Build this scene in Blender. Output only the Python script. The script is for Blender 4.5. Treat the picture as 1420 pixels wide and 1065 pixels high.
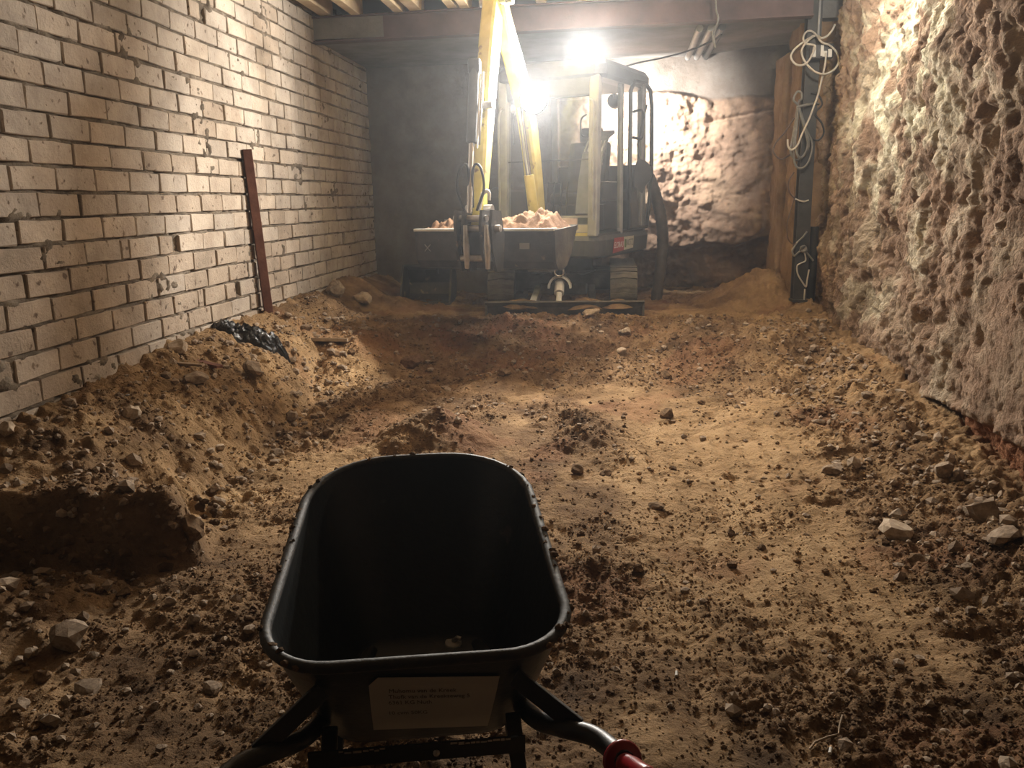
import bpy, bmesh, math, random
import numpy as np
from mathutils import Vector, Matrix

for o in list(bpy.data.objects):
    bpy.data.objects.remove(o, do_unlink=True)
sc = bpy.context.scene
COL = sc.collection

# ---------------------------------------------------------------- camera
F, CX, CY = 1150.0, 710.0, 532.5           # focal length and centre in pixels of the 1420x1065 frame
CAM = np.array([0.0, 0.0, 1.55])
def _pc(x, y): return np.array([(x - CX) / F, -(y - CY) / F, -1.0])
def _basis(vx=840, vy=275, slope=-0.02):
    d = _pc(vx, vy); d /= np.linalg.norm(d)
    e = _pc(vx + 400, vy + 400 * slope)
    up = np.cross(e, d); up /= np.linalg.norm(up)
    if up[1] < 0: up = -up
    return np.array([np.cross(d, up), d, up])
BAS = _basis()
def ray(x, y): return BAS @ _pc(x, y)
def atz(x, y, z): r = ray(x, y); return CAM + r * (z - CAM[2]) / r[2]
def atx(x, y, X): r = ray(x, y); return CAM + r * X / r[0]
def aty(x, y, Y): r = ray(x, y); return CAM + r * Y / r[1]

cd = bpy.data.cameras.new('camera'); cam = bpy.data.objects.new('camera', cd); COL.objects.link(cam)
cd.sensor_width = 36.0; cd.lens = 36.0 * F / 1420.0; cd.clip_start = 0.05; cd.clip_end = 100
M = Matrix([[BAS[i][j] for j in range(3)] for i in range(3)]).to_4x4()
M.translation = Vector(CAM); cam.matrix_world = M
sc.camera = cam

# ---------------------------------------------------------------- world and exposure
w = bpy.data.worlds.new('night'); sc.world = w; w.use_nodes = True
w.node_tree.nodes['Background'].inputs[0].default_value = (1.0, 0.86, 0.70, 1)
w.node_tree.nodes['Background'].inputs[1].default_value = 0.02
_v = w.node_tree.nodes.new('ShaderNodeVolumeScatter')          # thin dust in the air of the whole place
_v.inputs['Density'].default_value = 0.0033; _v.inputs['Anisotropy'].default_value = 0.78; _v.inputs['Color'].default_value = (.90, .94, 1, 1)
w.node_tree.links.new(_v.outputs[0], w.node_tree.nodes['World Output'].inputs['Volume'])
vs = sc.view_settings
vs.view_transform = 'Standard'; vs.look = 'None'; vs.gamma = 1.0; vs.exposure = 0.0
vs.use_curve_mapping = False
# lamps of the place: power in watts; they hang on the machine and the ceiling (built with their housings below)
POW_ROOF, POW_BOOM, POW_REAR, POW_CEIL = 345.0, 225.0, 115.0, 125.0

# ---------------------------------------------------------------- helpers
def hsh(ix, iy, s):
    n = (ix.astype(np.int64) * 374761393 + iy.astype(np.int64) * 668265263 + s * 974634777) & 0x7fffffff
    n = ((n ^ (n >> 13)) * 1274126177) & 0x7fffffff
    n = ((n ^ (n >> 16)) * 2246822519) & 0x7fffffff
    return ((n ^ (n >> 15)) & 0xffffff) / float(0x1000000)
def noise(x, y, s=0):
    ix, iy = np.floor(x), np.floor(y); fx, fy = x - ix, y - iy
    ux, uy = fx * fx * fx * (fx * (fx * 6 - 15) + 10), fy * fy * fy * (fy * (fy * 6 - 15) + 10)
    def g(a, b):
        t = hsh(ix + a, iy + b, s) * 2 * np.pi
        return np.cos(t) * (fx - a) + np.sin(t) * (fy - b)
    return 1.4 * ((g(0, 0) * (1 - ux) + g(1, 0) * ux) * (1 - uy) + (g(0, 1) * (1 - ux) + g(1, 1) * ux) * uy)
def fbm(x, y, s=0, o=4, gain=0.5):
    r, a = 0, 1.0
    for k in range(o):
        r = r + a * noise(x * 2 ** k, y * 2 ** k, s + k * 17); a *= gain
    return r
def worley(x, y, s=0):
    """F1 distance and the id-hash of the nearest cell"""
    ix, iy = np.floor(x), np.floor(y); best = np.full(x.shape, 9.0); idh = np.zeros(x.shape)
    for a in (-1, 0, 1):
        for b in (-1, 0, 1):
            px = ix + a + hsh(ix + a, iy + b, s + 5); py = iy + b + hsh(ix + a, iy + b, s + 11)
            d = np.hypot(x - px, y - py); m = d < best
            best = np.where(m, d, best); idh = np.where(m, hsh(ix + a, iy + b, s + 23), idh)
    return best, idh
def sstep(a, b, x):
    t = np.clip((x - a) / (b - a), 0, 1); return t * t * (3 - 2 * t)
def smax(a, b, k=0.06):
    h = np.clip(0.5 + 0.5 * (a - b) / k, 0, 1); return b * (1 - h) + a * h + k * h * (1 - h)

def link(o, parent=None):
    COL.objects.link(o)
    if parent is not None: o.parent = parent
    return o
def tag(o, label=None, cat=None, group=None, kind=None):
    if label: o['label'] = label
    if cat: o['category'] = cat
    if group: o['group'] = group
    if kind: o['kind'] = kind
    return o
def empty(name, loc=(0, 0, 0), rz=0.0):
    o = bpy.data.objects.new(name, None); o.empty_display_size = 0.1
    o.location = loc; o.rotation_euler = (0, 0, rz); return link(o)
def mesh_np(name, V, Fq, mat=None, parent=None, smooth=False, attrs=None):
    me = bpy.data.meshes.new(name)
    V = np.asarray(V, np.float32); Fq = np.asarray(Fq, np.int32); n = Fq.shape[1]
    me.vertices.add(len(V)); me.vertices.foreach_set('co', V.ravel())
    me.loops.add(Fq.size); me.loops.foreach_set('vertex_index', Fq.ravel())
    me.polygons.add(len(Fq)); me.polygons.foreach_set('loop_start', np.arange(0, Fq.size, n, dtype=np.int32))
    try: me.polygons.foreach_set('loop_total', np.full(len(Fq), n, np.int32))
    except Exception: pass
    me.update(calc_edges=True)
    me.polygons.foreach_set('use_smooth', np.full(len(Fq), smooth, bool))
    for k, v in (attrs or {}).items():
        a = me.attributes.new(k, 'FLOAT', 'POINT'); a.data.foreach_set('value', np.asarray(v, np.float32).ravel())
    if mat: me.materials.append(mat)
    o = bpy.data.objects.new(name, me); return link(o, parent)
def grid_faces(nu, nv):
    i = np.arange(nu * nv).reshape(nv, nu)
    return np.stack([i[:-1, :-1], i[:-1, 1:], i[1:, 1:], i[1:, :-1]], -1).reshape(-1, 4)

class MB:
    """collects shapes, builds ONE mesh object"""
    def __init__(s): s.v = []; s.f = []; s.sm = []
    def add(s, v, f, smooth=False):
        b = len(s.v); s.v += [tuple(map(float, p)) for p in v]
        for q in f: s.f.append([b + i for i in q]); s.sm.append(smooth)
        return s
    def box(s, c, d, R=None, bev=0.0):
        """centre, full size; chamfered edges when bev > 0"""
        hx, hy, hz = d[0] / 2, d[1] / 2, d[2] / 2
        if bev <= 0:
            P = [(x, y, z) for z in (-hz, hz) for y in (-hy, hy) for x in (-hx, hx)]
            Fa = [(0, 2, 3, 1), (4, 5, 7, 6), (0, 1, 5, 4), (2, 6, 7, 3), (0, 4, 6, 2), (1, 3, 7, 5)]
        else:
            bev = min(bev, hx * .95, hy * .95, hz * .95)
            bm = bmesh.new(); bmesh.ops.create_cube(bm, size=1)
            for v in bm.verts: v.co = Vector((v.co.x * d[0], v.co.y * d[1], v.co.z * d[2]))
            bmesh.ops.bevel(bm, geom=list(bm.edges), offset=bev, segments=2, profile=0.6, affect='EDGES')
            bm.verts.ensure_lookup_table()
            P = [tuple(v.co) for v in bm.verts]; Fa = [[v.index for v in f.verts] for f in bm.faces]; bm.free()
        if R is not None: P = [tuple(R @ Vector(p)) for p in P]
        P = [(p[0] + c[0], p[1] + c[1], p[2] + c[2]) for p in P]
        return s.add(P, Fa)
    def bar(s, a, b, w, h=None, up=(0, 0, 1), bev=0.0):
        a, b = Vector(a), Vector(b); d = b - a; L = d.length; y = d.normalized()
        x = y.cross(Vector(up))
        if x.length < 1e-4: x = y.cross(Vector((1, 0, 0)))
        x.normalize(); z = x.cross(y)
        R = Matrix((x, y, z)).transposed()
        return s.box((a + b) / 2, (w, L, h or w), R, bev)
    def tube(s, pts, r, n=10, caps=True, closed=False):
        pts = [Vector(p) for p in pts]; m = len(pts)
        rr = r if isinstance(r, (list, tuple)) else [r] * m
        T = []
        for i in range(m):
            if closed: t = pts[(i + 1) % m] - pts[i - 1]
            else: t = pts[min(i + 1, m - 1)] - pts[max(i - 1, 0)]
            T.append(t.normalized() if t.length > 1e-9 else Vector((0, 0, 1)))
        u = T[0].orthogonal().normalized(); V = []
        for i in range(m):
            u = (u - T[i] * u.dot(T[i]))
            if u.length < 1e-6: u = T[i].orthogonal()
            u.normalize(); v = T[i].cross(u)
            for k in range(n):
                a = 2 * math.pi * k / n
                V.append(pts[i] + (u * math.cos(a) + v * math.sin(a)) * rr[i])
        Fa = []
        for i in range(m if closed else m - 1):
            j = (i + 1) % m
            for k in range(n):
                Fa.append((i * n + k, i * n + (k + 1) % n, j * n + (k + 1) % n, j * n + k))
        s.add(V, Fa, True)
        if caps and not closed:
            s.add(V[:n], [tuple(range(n))[::-1]]); s.add(V[-n:], [tuple(range(n))])
        return s
    def cyl(s, a, b, r, n=16): return s.tube([a, b], r, n)
    def prism(s, poly, f, d):
        """polygon of 2D points mapped by f(u,v)->Vector, extruded by vector d"""
        P = [Vector(f(*p)) for p in poly]; n = len(P); d = Vector(d)
        V = P + [p + d for p in P]
        Fa = [tuple(range(n))[::-1], tuple(range(n, 2 * n))] + [(i, (i + 1) % n, n + (i + 1) % n, n + i) for i in range(n)]
        return s.add(V, Fa)
    def sheet(s, poly, f, d, t):
        """open profile strip extruded by d with thickness t (offset along normal)"""
        P = [Vector(f(*p)) for p in poly]; d = Vector(d); n = len(P); Q = []
        for i in range(n):
            tt = (P[min(i + 1, n - 1)] - P[max(i - 1, 0)]).normalized(); Q.append(P[i] + d.normalized().cross(tt) * t)
        V = P + [p + d for p in P] + Q + [p + d for p in Q]
        Fa = []
        for i in range(n - 1):
            Fa += [(i, i + 1, n + i + 1, n + i), (2 * n + i, 3 * n + i, 3 * n + i + 1, 2 * n + i + 1),
                   (i, 2 * n + i, 2 * n + i + 1, i + 1), (n + i, n + i + 1, 3 * n + i + 1, 3 * n + i)]
        Fa += [(0, n, 3 * n, 2 * n), (n - 1, 3 * n - 1, 4 * n - 1, 2 * n - 1)]
        return s.add(V, Fa)
    def lathe(s, prof, a, axis, n=20):
        """prof: (radius, distance along axis)"""
        a, ax = Vector(a), Vector(axis).normalized(); u = ax.orthogonal().normalized(); v = ax.cross(u); V = []
        for r, h in prof:
            for k in range(n):
                t = 2 * math.pi * k / n; V.append(a + ax * h + (u * math.cos(t) + v * math.sin(t)) * r)
        Fa = [(i * n + k, i * n + (k + 1) % n, (i + 1) * n + (k + 1) % n, (i + 1) * n + k) for i in range(len(prof) - 1) for k in range(n)]
        return s.add(V, Fa, True)
    def build(s, name, mat=None, parent=None, fix=True):
        me = bpy.data.meshes.new(name); me.from_pydata(s.v, [], s.f)
        me.polygons.foreach_set('use_smooth', s.sm)
        if fix:
            bm = bmesh.new(); bm.from_mesh(me); bmesh.ops.recalc_face_normals(bm, faces=bm.faces); bm.to_mesh(me); bm.free()
        if mat: me.materials.append(mat)
        me.update(); o = bpy.data.objects.new(name, me); return link(o, parent)

def spline(pts, n=8):
    """Catmull-Rom through points"""
    P = [Vector(p) for p in pts]; P = [P[0] * 2 - P[1]] + P + [P[-1] * 2 - P[-2]]; out = []
    for i in range(1, len(P) - 2):
        for k in range(n):
            t = k / n; a, b, c, d = P[i - 1], P[i], P[i + 1], P[i + 2]
            out.append(0.5 * ((2 * b) + (c - a) * t + (2 * a - 5 * b + 4 * c - d) * t * t + (3 * b - a - 3 * c + d) * t ** 3))
    out.append(P[-2]); return out

# ---------------------------------------------------------------- materials
def mat(name, cols, rough=0.8, metal=0.0, scale=4.0, bump=0.0, bscale=40.0, attr=None, attr_cols=None, detail=6.0, space='Object', emit=None, spec=0.5, fleck=None, bdist=.02, attr2=None):
    """noise ramp between cols; optional second ramp driven by a float attribute; optional bump"""
    m = bpy.data.materials.new(name); m.use_nodes = True; nt = m.node_tree; N = nt.nodes; L = nt.links
    b = N['Principled BSDF']; b.inputs['Roughness'].default_value = rough; b.inputs['Metallic'].default_value = metal
    b.inputs['Specular IOR Level'].default_value = spec
    if space == 'World':                            # position in the place, so that copies sharing a mesh differ
        class tc: outputs = {'World': N.new('ShaderNodeNewGeometry').outputs['Position']}
    else: tc = N.new('ShaderNodeTexCoord')
    if isinstance(cols, tuple): cols = [cols]
    out = None
    if len(cols) == 1: b.inputs['Base Color'].default_value = (*cols[0], 1)
    else:
        nz = N.new('ShaderNodeTexNoise'); nz.inputs['Scale'].default_value = scale; nz.inputs['Detail'].default_value = detail
        nz.inputs['Roughness'].default_value = 0.62
        L.new(tc.outputs[space], nz.inputs['Vector'])
        cr = N.new('ShaderNodeValToRGB'); L.new(nz.outputs['Fac'], cr.inputs['Fac'])
        k = len(cols); el = cr.color_ramp.elements
        while len(el) < k: el.new(0.5)
        for i, c in enumerate(cols):
            el[i].position = 0.3 + 0.4 * i / (k - 1); el[i].color = (*c, 1)
        out = cr.outputs['Color']
        if attr:
            at = N.new('ShaderNodeAttribute'); at.attribute_name = attr
            c2 = N.new('ShaderNodeValToRGB'); L.new(nz.outputs['Fac'], c2.inputs['Fac']); e2 = c2.color_ramp.elements
            while len(e2) < len(attr_cols): e2.new(0.5)
            for i, c in enumerate(attr_cols): e2[i].position = 0.3 + 0.4 * i / (len(attr_cols) - 1); e2[i].color = (*c, 1)
            mx = N.new('ShaderNodeMix'); mx.data_type = 'RGBA'
            L.new(at.outputs['Fac'], mx.inputs[0]); L.new(out, mx.inputs[6]); L.new(c2.outputs['Color'], mx.inputs[7]); out = mx.outputs[2]
        if attr2:                                   # (attribute, colour): tint of another kind of earth
            at = N.new('ShaderNodeAttribute'); at.attribute_name = attr2[0]; mx = N.new('ShaderNodeMix'); mx.data_type = 'RGBA'
            L.new(at.outputs['Fac'], mx.inputs[0]); L.new(out, mx.inputs[6]); mx.inputs[7].default_value = (*attr2[1], 1); out = mx.outputs[2]
        if fleck:                                   # (colour, scale, threshold): sparse spots of another colour
            n2 = N.new('ShaderNodeTexNoise'); n2.inputs['Scale'].default_value = fleck[1]; n2.inputs['Detail'].default_value = 4
            L.new(tc.outputs[space], n2.inputs['Vector'])
            r2 = N.new('ShaderNodeMapRange'); r2.inputs[1].default_value = fleck[2]; r2.inputs[2].default_value = fleck[2] + 0.06
            L.new(n2.outputs['Fac'], r2.inputs[0])
            mx = N.new('ShaderNodeMix'); mx.data_type = 'RGBA'; L.new(r2.outputs[0], mx.inputs[0])
            L.new(out, mx.inputs[6]); mx.inputs[7].default_value = (*fleck[0], 1); out = mx.outputs[2]
        L.new(out, b.inputs['Base Color'])
    if bump > 0:
        nb = N.new('ShaderNodeTexNoise'); nb.inputs['Scale'].default_value = bscale; nb.inputs['Detail'].default_value = 8
        nb.inputs['Roughness'].default_value = 0.65
        L.new(tc.outputs[space], nb.inputs['Vector'])
        bp = N.new('ShaderNodeBump'); bp.inputs['Strength'].default_value = min(bump, 1.0); bp.inputs['Distance'].default_value = bdist
        L.new(nb.outputs['Fac'], bp.inputs['Height']); L.new(bp.outputs['Normal'], b.inputs['Normal'])
    if emit:
        b.inputs['Emission Color'].default_value = (*emit[0], 1); b.inputs['Emission Strength'].default_value = emit[1]
    return m

MAT = {}
MAT['dirt'] = mat('dirt', [(.074, .043, .022), (.170, .104, .054), (.280, .180, .096)], .95, 0, 3.6, .85, 60, 'sand', [(.21, .130, .060), (.33, .215, .110), (.43, .295, .160)], spec=.15, attr2=('red', (.19, .085, .045)))
MAT['clod'] = mat('clod', [(.074, .045, .024), (.165, .103, .056), (.26, .17, .095)], .95, 0, 5.0, .5, 70, spec=.15)
MAT['stone'] = mat('stone', [(.15, .105, .07), (.27, .205, .145), (.38, .30, .22)], .9, 0, 6.0, .4, 50, spec=.2)
MAT['pale_stone'] = mat('pale_stone', [(.28, .21, .14), (.42, .33, .24), (.52, .43, .33)], .9, 0, 6.0, .35, 50, spec=.2)
MAT['earthwall'] = mat('earthwall', [(.14, .088, .057), (.26, .175, .120), (.38, .27, .19)], .95, 0, 3.2, .8, 34, 'lime', [(.34, .28, .19), (.58, .53, .39), (.74, .70, .55)], spec=.15, bdist=.05, attr2=('clay', (.27, .115, .055)))
MAT['rearwall'] = mat('rearwall', [(.13, .085, .062), (.24, .165, .12), (.33, .24, .17)], .95, 0, 2.2, .6, 24, 'grey', [(.095, .078, .066), (.135, .113, .098), (.17, .15, .135)], spec=.15)
MAT['loam'] = mat('loam', [(.13, .08, .045), (.22, .14, .082), (.30, .20, .125)], .95, 0, 2.5, .5, 22, spec=.15)
MAT['mortar'] = mat('mortar', [(.075, .058, .043), (.17, .138, .105), (.28, .235, .185)], .95, 0, 6.0, .7, 45, spec=.1)
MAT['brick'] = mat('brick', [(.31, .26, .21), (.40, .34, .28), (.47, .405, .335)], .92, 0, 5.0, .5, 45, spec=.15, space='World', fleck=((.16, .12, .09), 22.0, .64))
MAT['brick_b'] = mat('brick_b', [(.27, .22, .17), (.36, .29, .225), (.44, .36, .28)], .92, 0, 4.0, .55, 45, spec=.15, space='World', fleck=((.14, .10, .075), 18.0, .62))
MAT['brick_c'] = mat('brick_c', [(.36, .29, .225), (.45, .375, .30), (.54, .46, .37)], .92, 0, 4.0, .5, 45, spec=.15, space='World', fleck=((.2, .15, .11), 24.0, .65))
MAT['rust'] = mat('rust', [(.10, .04, .03), (.16, .07, .05), (.22, .10, .07)], .75, 0, 6.0, .2, 50, spec=.3)
MAT['beam'] = mat('beam', [(.055, .034, .034), (.085, .052, .050), (.12, .072, .066)], .65, 0, 3.0, .1, 40, spec=.35)
MAT['wood'] = mat('wood', [(.40, .28, .16), (.56, .42, .26), (.68, .54, .37)], .8, 0, 3.0, .2, 30, spec=.25)
MAT['board'] = mat('board', [(.36, .25, .14), (.50, .37, .23), (.62, .49, .33)], .8, 0, 2.5, .2, 30, spec=.25)
MAT['concrete'] = mat('concrete', [(.12, .115, .11), (.18, .17, .16), (.25, .24, .225)], .9, 0, 2.0, .3, 30, spec=.2)

# ================================================================ THE SETTING
XL, XR, YB, YN = -2.9, 2.0, 10.4, -1.2       # left wall, right wall, back wall, near end behind the camera

# ---------------------------------------------------------------- ground
def ground_base(X, Y):
    pit = 0.10 * sstep(3.2, 6.6, Y) + 0.03 * fbm(X * .9, Y * .9, 3, 3)
    # upper level where the machine stands, with the crumbly slope down into the pit
    foot = 6.55 - 0.35 * sstep(.3, 1.4, X) + 0.18 * noise(X * 1.1, Y * 0 + 3.3, 7) - .7 * sstep(-1.5, -2.3, X)
    up = 0.10 + 0.33 * sstep(0, 1.15, Y - foot) + 0.04 * np.exp(-((Y - foot - 1.15) / .35) ** 2) * (0.6 + noise(X * 1.7, Y * .8, 9))
    up = up - .03 * sstep(7.9, 8.3, Y) * sstep(-1.9, -1.4, X)
    # bank along the brick wall, cut off steeply on the near side
    t = X - XL
    wob = 0.13 * noise(Y * 1.3, Y * 0 + .5, 21) + 0.05 * noise(Y * 4, X * 2, 22)
    fx = 0.95 + .18 * sstep(3.9, 3.1, Y) - .10 * sstep(4.5, 5.6, Y) + wob
    top = 0.54 + 0.12 * sstep(3.6, 5.6, Y)
    prof = top * (1 - .25 * sstep(0, .5, t / fx) - .75 * sstep(.38, 1.02, t / fx))
    ledge = 0.36 * (1 - sstep(.93, 1.10, t / fx))
    prof = np.where(Y < 3.75, prof * sstep(3.2, 3.75, Y) + ledge * (1 - sstep(3.2, 3.75, Y)), prof)
    cut = 3.07 + 0.05 * noise(X * 3, Y * 0 + 2, 31) + .10 * sstep(-1.95, -1.7, X)
    bank = prof * sstep(cut - .05, cut + .06, Y)
    # talus against the right wall
    tr = XR - X
    ftr = 0.78 + 0.12 * noise(Y * 1.2, Y * 0 + 7.7, 41) - .1 * sstep(4.5, 3.5, Y) + .35 * sstep(6.5, 8.6, Y)
    hr = 0.08 + 0.20 * sstep(4.2, 6.4, Y) + .13 * sstep(6.5, 8.6, Y)
    tal = (hr + .03) * (1 - sstep(.02, 1.0, tr / ftr)) + pit * 0
    tal = np.maximum(tal, 0) * sstep(1.0, 3.2, Y)
    # small heaps
    def cone(cx, cy, r, h, e=1.0):
        d = np.hypot((X - cx), (Y - cy) * e) / r * (1 + .18 * noise(X * 5 + cx, Y * 5, 55))
        return h * np.clip(1 - d, 0, 1) ** 1.15
    z = pit
    z = smax(z, up * sstep(-.2, .25, Y - foot + .1) + pit * (1 - sstep(-.2, .25, Y - foot + .1)), .04)
    z = smax(z, bank, .03); z = smax(z, pit * .6 + tal, .05)
    z = z + cone(-1.06, 5.0, .40, .21) + cone(-1.32, 4.85, .25, .07) + cone(-.15, 5.05, .30, .07) + cone(-.75, 6.45, .4, .12) + cone(.2, 6.7, .45, .08)
    z = z + cone(-2.3, 2.62, .45, .14) + cone(-2.55, 2.2, .5, .18) + cone(-1.6, 2.95, .35, .07)
    z = z + cone(1.75, 3.3, .55, .14) + cone(1.8, 2.5, .5, .12)
    z = z + cone(-2.55, 7.6, .5, .16) + cone(-2.6, 8.9, .7, .16) + cone(1.62, 9.3, .75, .36)
    # tyre and bucket grooves running along the pit
    tk = sstep(.15, .3, X) * sstep(1.25, 1.05, X) * sstep(5.9, 5.2, Y)
    z = z - 0.014 * tk * (0.5 + 0.5 * np.sin(X * 46 + 2 * noise(X, Y * .7, 61))) - .015 * tk
    return z
def ground_rough(X, Y):
    """0 = flattened sand, 1 = crumbly"""
    n = fbm(X * 1.3, Y * 1.1, 71, 3)
    r = sstep(-.5, .6, n)
    sand = sstep(-.05, .25, X) * sstep(1.35, 1.0, X) * sstep(2.2, 3.4, Y) * sstep(6.2, 5.6, Y)
    sand = np.maximum(sand, .8 * np.exp(-(((X + 1.55) / .28) ** 2 + ((Y - 4.6) / .9) ** 2)))
    sand = np.maximum(sand, .9 * np.exp(-(((X + 2.0) / .5) ** 2 + ((Y - 8.35) / .35) ** 2)))
    r = r * (1 - .75 * sand)
    r = np.maximum(r, .95 * sstep(6.2, 6.6, Y) * sstep(8.2, 7.8, Y) * sstep(-2.2, -1.6, X))
    r = np.maximum(r, .8 * sstep(-1.7, -2.1, X) * sstep(3.3, 3.6, Y) * sstep(8, 7.6, Y)); r = np.maximum(r, .85 * sstep(1.1, 1.35, X))
    return np.clip(r * .9 + .1 + .25 * sstep(.1, .5, fbm(X * 4, Y * 4, 77, 3)), .12, 1), sand
ys = np.concatenate([np.arange(YN, 1.5, .05), np.arange(1.5, 6.2, .0115), np.arange(6.2, 8.4, .016), np.arange(8.4, YB + .75, .03)])
xs = np.arange(XL - .12, XR + .42, .0125)
GX, GY = np.meshgrid(xs, ys)
GZ = ground_base(GX, GY); RG, SAND = ground_rough(GX, GY)
def clods(X, Y, sc_, s, dens, amp):
    d, h = worley(X / sc_ + .3 * noise(X * 9, Y * 9, s), Y / sc_ + .3 * noise(X * 9, Y * 9, s + 1), s)
    rad = np.where(h < dens, .28 + .45 * h / dens, 0)
    return amp * np.sqrt(np.clip(rad * rad - d * d, 0, None)) * 1.6
GZ += (.3 + .7 * RG) * (.020 * fbm(GX * 5, GY * 5, 81, 4) + .013 * fbm(GX * 19, GY * 19, 91, 3, .65))
GZ += (.45 + .55 * RG) * .006 * fbm(GX * 36, GY * 36, 95, 2, .8)
GZ += RG * (.45 + .55 * np.maximum(sstep(3.6, 5.0, GY), np.maximum(sstep(1.0, 1.3, GX), sstep(-1.3, -1.7, GX)))) * (clods(GX, GY, .15, 101, .3, .03) + clods(GX, GY, .07, 111, .4, .022)) + (.25 + .75 * RG) * clods(GX, GY, .04, 121, .45, .012)
GZ -= .03 * sstep(.25, .5, fbm(GX * 3, GY * 3, 131, 3)) * RG
sand_light_attr = np.clip(SAND * .8 + .55 * sstep(.05, -.35, fbm(GX * 1.7, GY * 1.7, 141, 4)) * (1 - RG) + .35 * sstep(.1, .5, fbm(GX * .8, GY * .8, 151, 4)) + .75 * sstep(-1.75, -2.0, GX) * sstep(3.3, 3.9, GY) * sstep(7.9, 7.2, GY) * (.6 + fbm(GX * 2.3, GY * 2.3, 161, 3)) + .5 * sstep(1.0, 1.4, GX) * sstep(3.6, 4.8, GY) * (.7 + fbm(GX * 2.1, GY * 2.1, 171, 3)), 0, 1)  # sand and pale dust; raised on the left bank to paint lamplight there
red_attr = np.clip(.85 * np.exp(-(((GX + 1.0) / .8) ** 2 + ((GY - 7.35) / .5) ** 2)) * (.7 + fbm(GX * 3, GY * 3, 181, 3)) + .4 * sstep(.3, .6, fbm(GX * 1.1, GY * 1.1, 191, 3)), 0, 1)
floor = mesh_np('floor', np.stack([GX, GY, GZ], -1).reshape(-1, 3), grid_faces(len(xs), len(ys)), MAT['dirt'], None, True, {'sand': sand_light_attr, 'red': red_attr})
tag(floor, 'dug earth floor of trampled brown soil and sand', 'ground', kind='structure')
def gz(x, y):
    i = np.clip(np.searchsorted(xs, x) - 1, 0, len(xs) - 2); j = np.clip(np.searchsorted(ys, y) - 1, 0, len(ys) - 2)
    a = (x - xs[i]) / (xs[i + 1] - xs[i]); b = (y - ys[j]) / (ys[j + 1] - ys[j])
    return float(GZ[j, i] * (1 - a) * (1 - b) + GZ[j, i + 1] * a * (1 - b) + GZ[j + 1, i] * (1 - a) * b + GZ[j + 1, i + 1] * a * b)
def onground(px, py, it=12):
    """point of the ground seen at a pixel"""
    r = ray(px, py); t = 1.2
    while t < 14:
        p = CAM + r * t
        if p[2] < gz(p[0], p[1]): break
        t += .02
    p = CAM + r * t; return np.array([p[0], p[1], gz(p[0], p[1])])

# loose clods, far too many to count: one object
def rock_mesh(seed, sub=1, flat=.75, cut=3):
    rnd = random.Random(seed); bm = bmesh.new(); bmesh.ops.create_icosphere(bm, subdivisions=sub, radius=.5)
    pl = [(Vector((rnd.gauss(0, 1), rnd.gauss(0, 1), rnd.gauss(0, 1))).normalized(), rnd.uniform(.26, .42)) for _ in range(cut)]
    sx, sy = rnd.uniform(.8, 1.25), rnd.uniform(.7, 1.1)
    for v in bm.verts:
        for n, d in pl:
            k = v.co.dot(n) - d
            if k > 0: v.co -= n * k
        v.co *= rnd.uniform(.88, 1.1); v.co.x *= sx; v.co.y *= sy; v.co.z *= flat
    me = bpy.data.meshes.new('rock'); bm.to_mesh(me); bm.free(); return me
def scatter_stuff(name, n, region, size, seed, mt, label, dens=None, sub=1):
    rng = np.random.RandomState(seed); protos = []
    for k in range(6):
        me = rock_mesh(seed * 10 + k, sub); v = np.empty(len(me.vertices) * 3); me.vertices.foreach_get('co', v)
        f = np.empty(len(me.polygons) * 3, np.int32); me.polygons.foreach_get('vertices', f)
        protos.append((v.reshape(-1, 3), f.reshape(-1, 3))); bpy.data.meshes.remove(me)
    X = rng.uniform(region[0], region[1], n * 4); Y = rng.uniform(region[2], region[3], n * 4)
    if dens is not None:
        keep = rng.rand(len(X)) < dens(X, Y); X, Y = X[keep], Y[keep]
    X, Y = X[:n], Y[:n]
    V, Fc, b, SA = [], [], 0, []
    for x, y in zip(X, Y):
        v, f = protos[rng.randint(6)]; s = size * rng.lognormal(0, .45); s = min(s, size * 2.6); a = rng.uniform(0, 6.28)
        R = np.array([[math.cos(a), -math.sin(a), 0], [math.sin(a), math.cos(a), 0], [0, 0, 1]])
        V.append(v @ R.T * s + np.array([x, y, gz(x, y) + .12 * s])); Fc.append(f + b); b += len(v); SA.append(np.full(len(v), sand_light_attr[min(np.searchsorted(ys, y), len(ys) - 1), min(np.searchsorted(xs, x), len(xs) - 1)] * .85))
    return tag(mesh_np(name, np.concatenate(V), np.concatenate(Fc), mt, floor, False, {'sand': np.concatenate(SA)}), kind='stuff')
def rough_d(X, Y):
    r, s = ground_rough(X, Y); return np.clip(r * 1.0 - .08, .10, 1)
scatter_stuff('loose_soil_crumbs', 26000, (XL + .1, XR - .08, 1.6, 7.9), .0135, 3, MAT['dirt'], 'small brown soil crumbs scattered over the whole floor', rough_d, 1)
scatter_stuff('fine_soil_crumbs', 24000, (-1.9, 1.7, 1.75, 4.2), .0075, 9, MAT['dirt'], '', lambda X, Y: np.clip(rough_d(X, Y) + .15, 0, 1) * (1 - .6 * sstep(2.6, 4.2, Y)), 1)
scatter_stuff('loose_gravel', 1500, (XL + .1, XR - .08, 1.6, 8.0), .026, 5, MAT['stone'], 'small grey brown pebbles scattered over the floor', rough_d, 1)
def wall_d(X, Y): return np.clip(sstep(1.15, 1.6, X) + sstep(-1.8, -2.2, X) * .8 + .9 * sstep(-1.5, -2.1, X) * sstep(3.1, 2.9, Y), 0, 1)
scatter_stuff('rubble_gravel', 1000, (XL + .1, XR - .08, 1.7, 7.5), .038, 7, MAT['stone'], 'coarse grey brown rubble bits along both walls', wall_d, 1)

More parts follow.
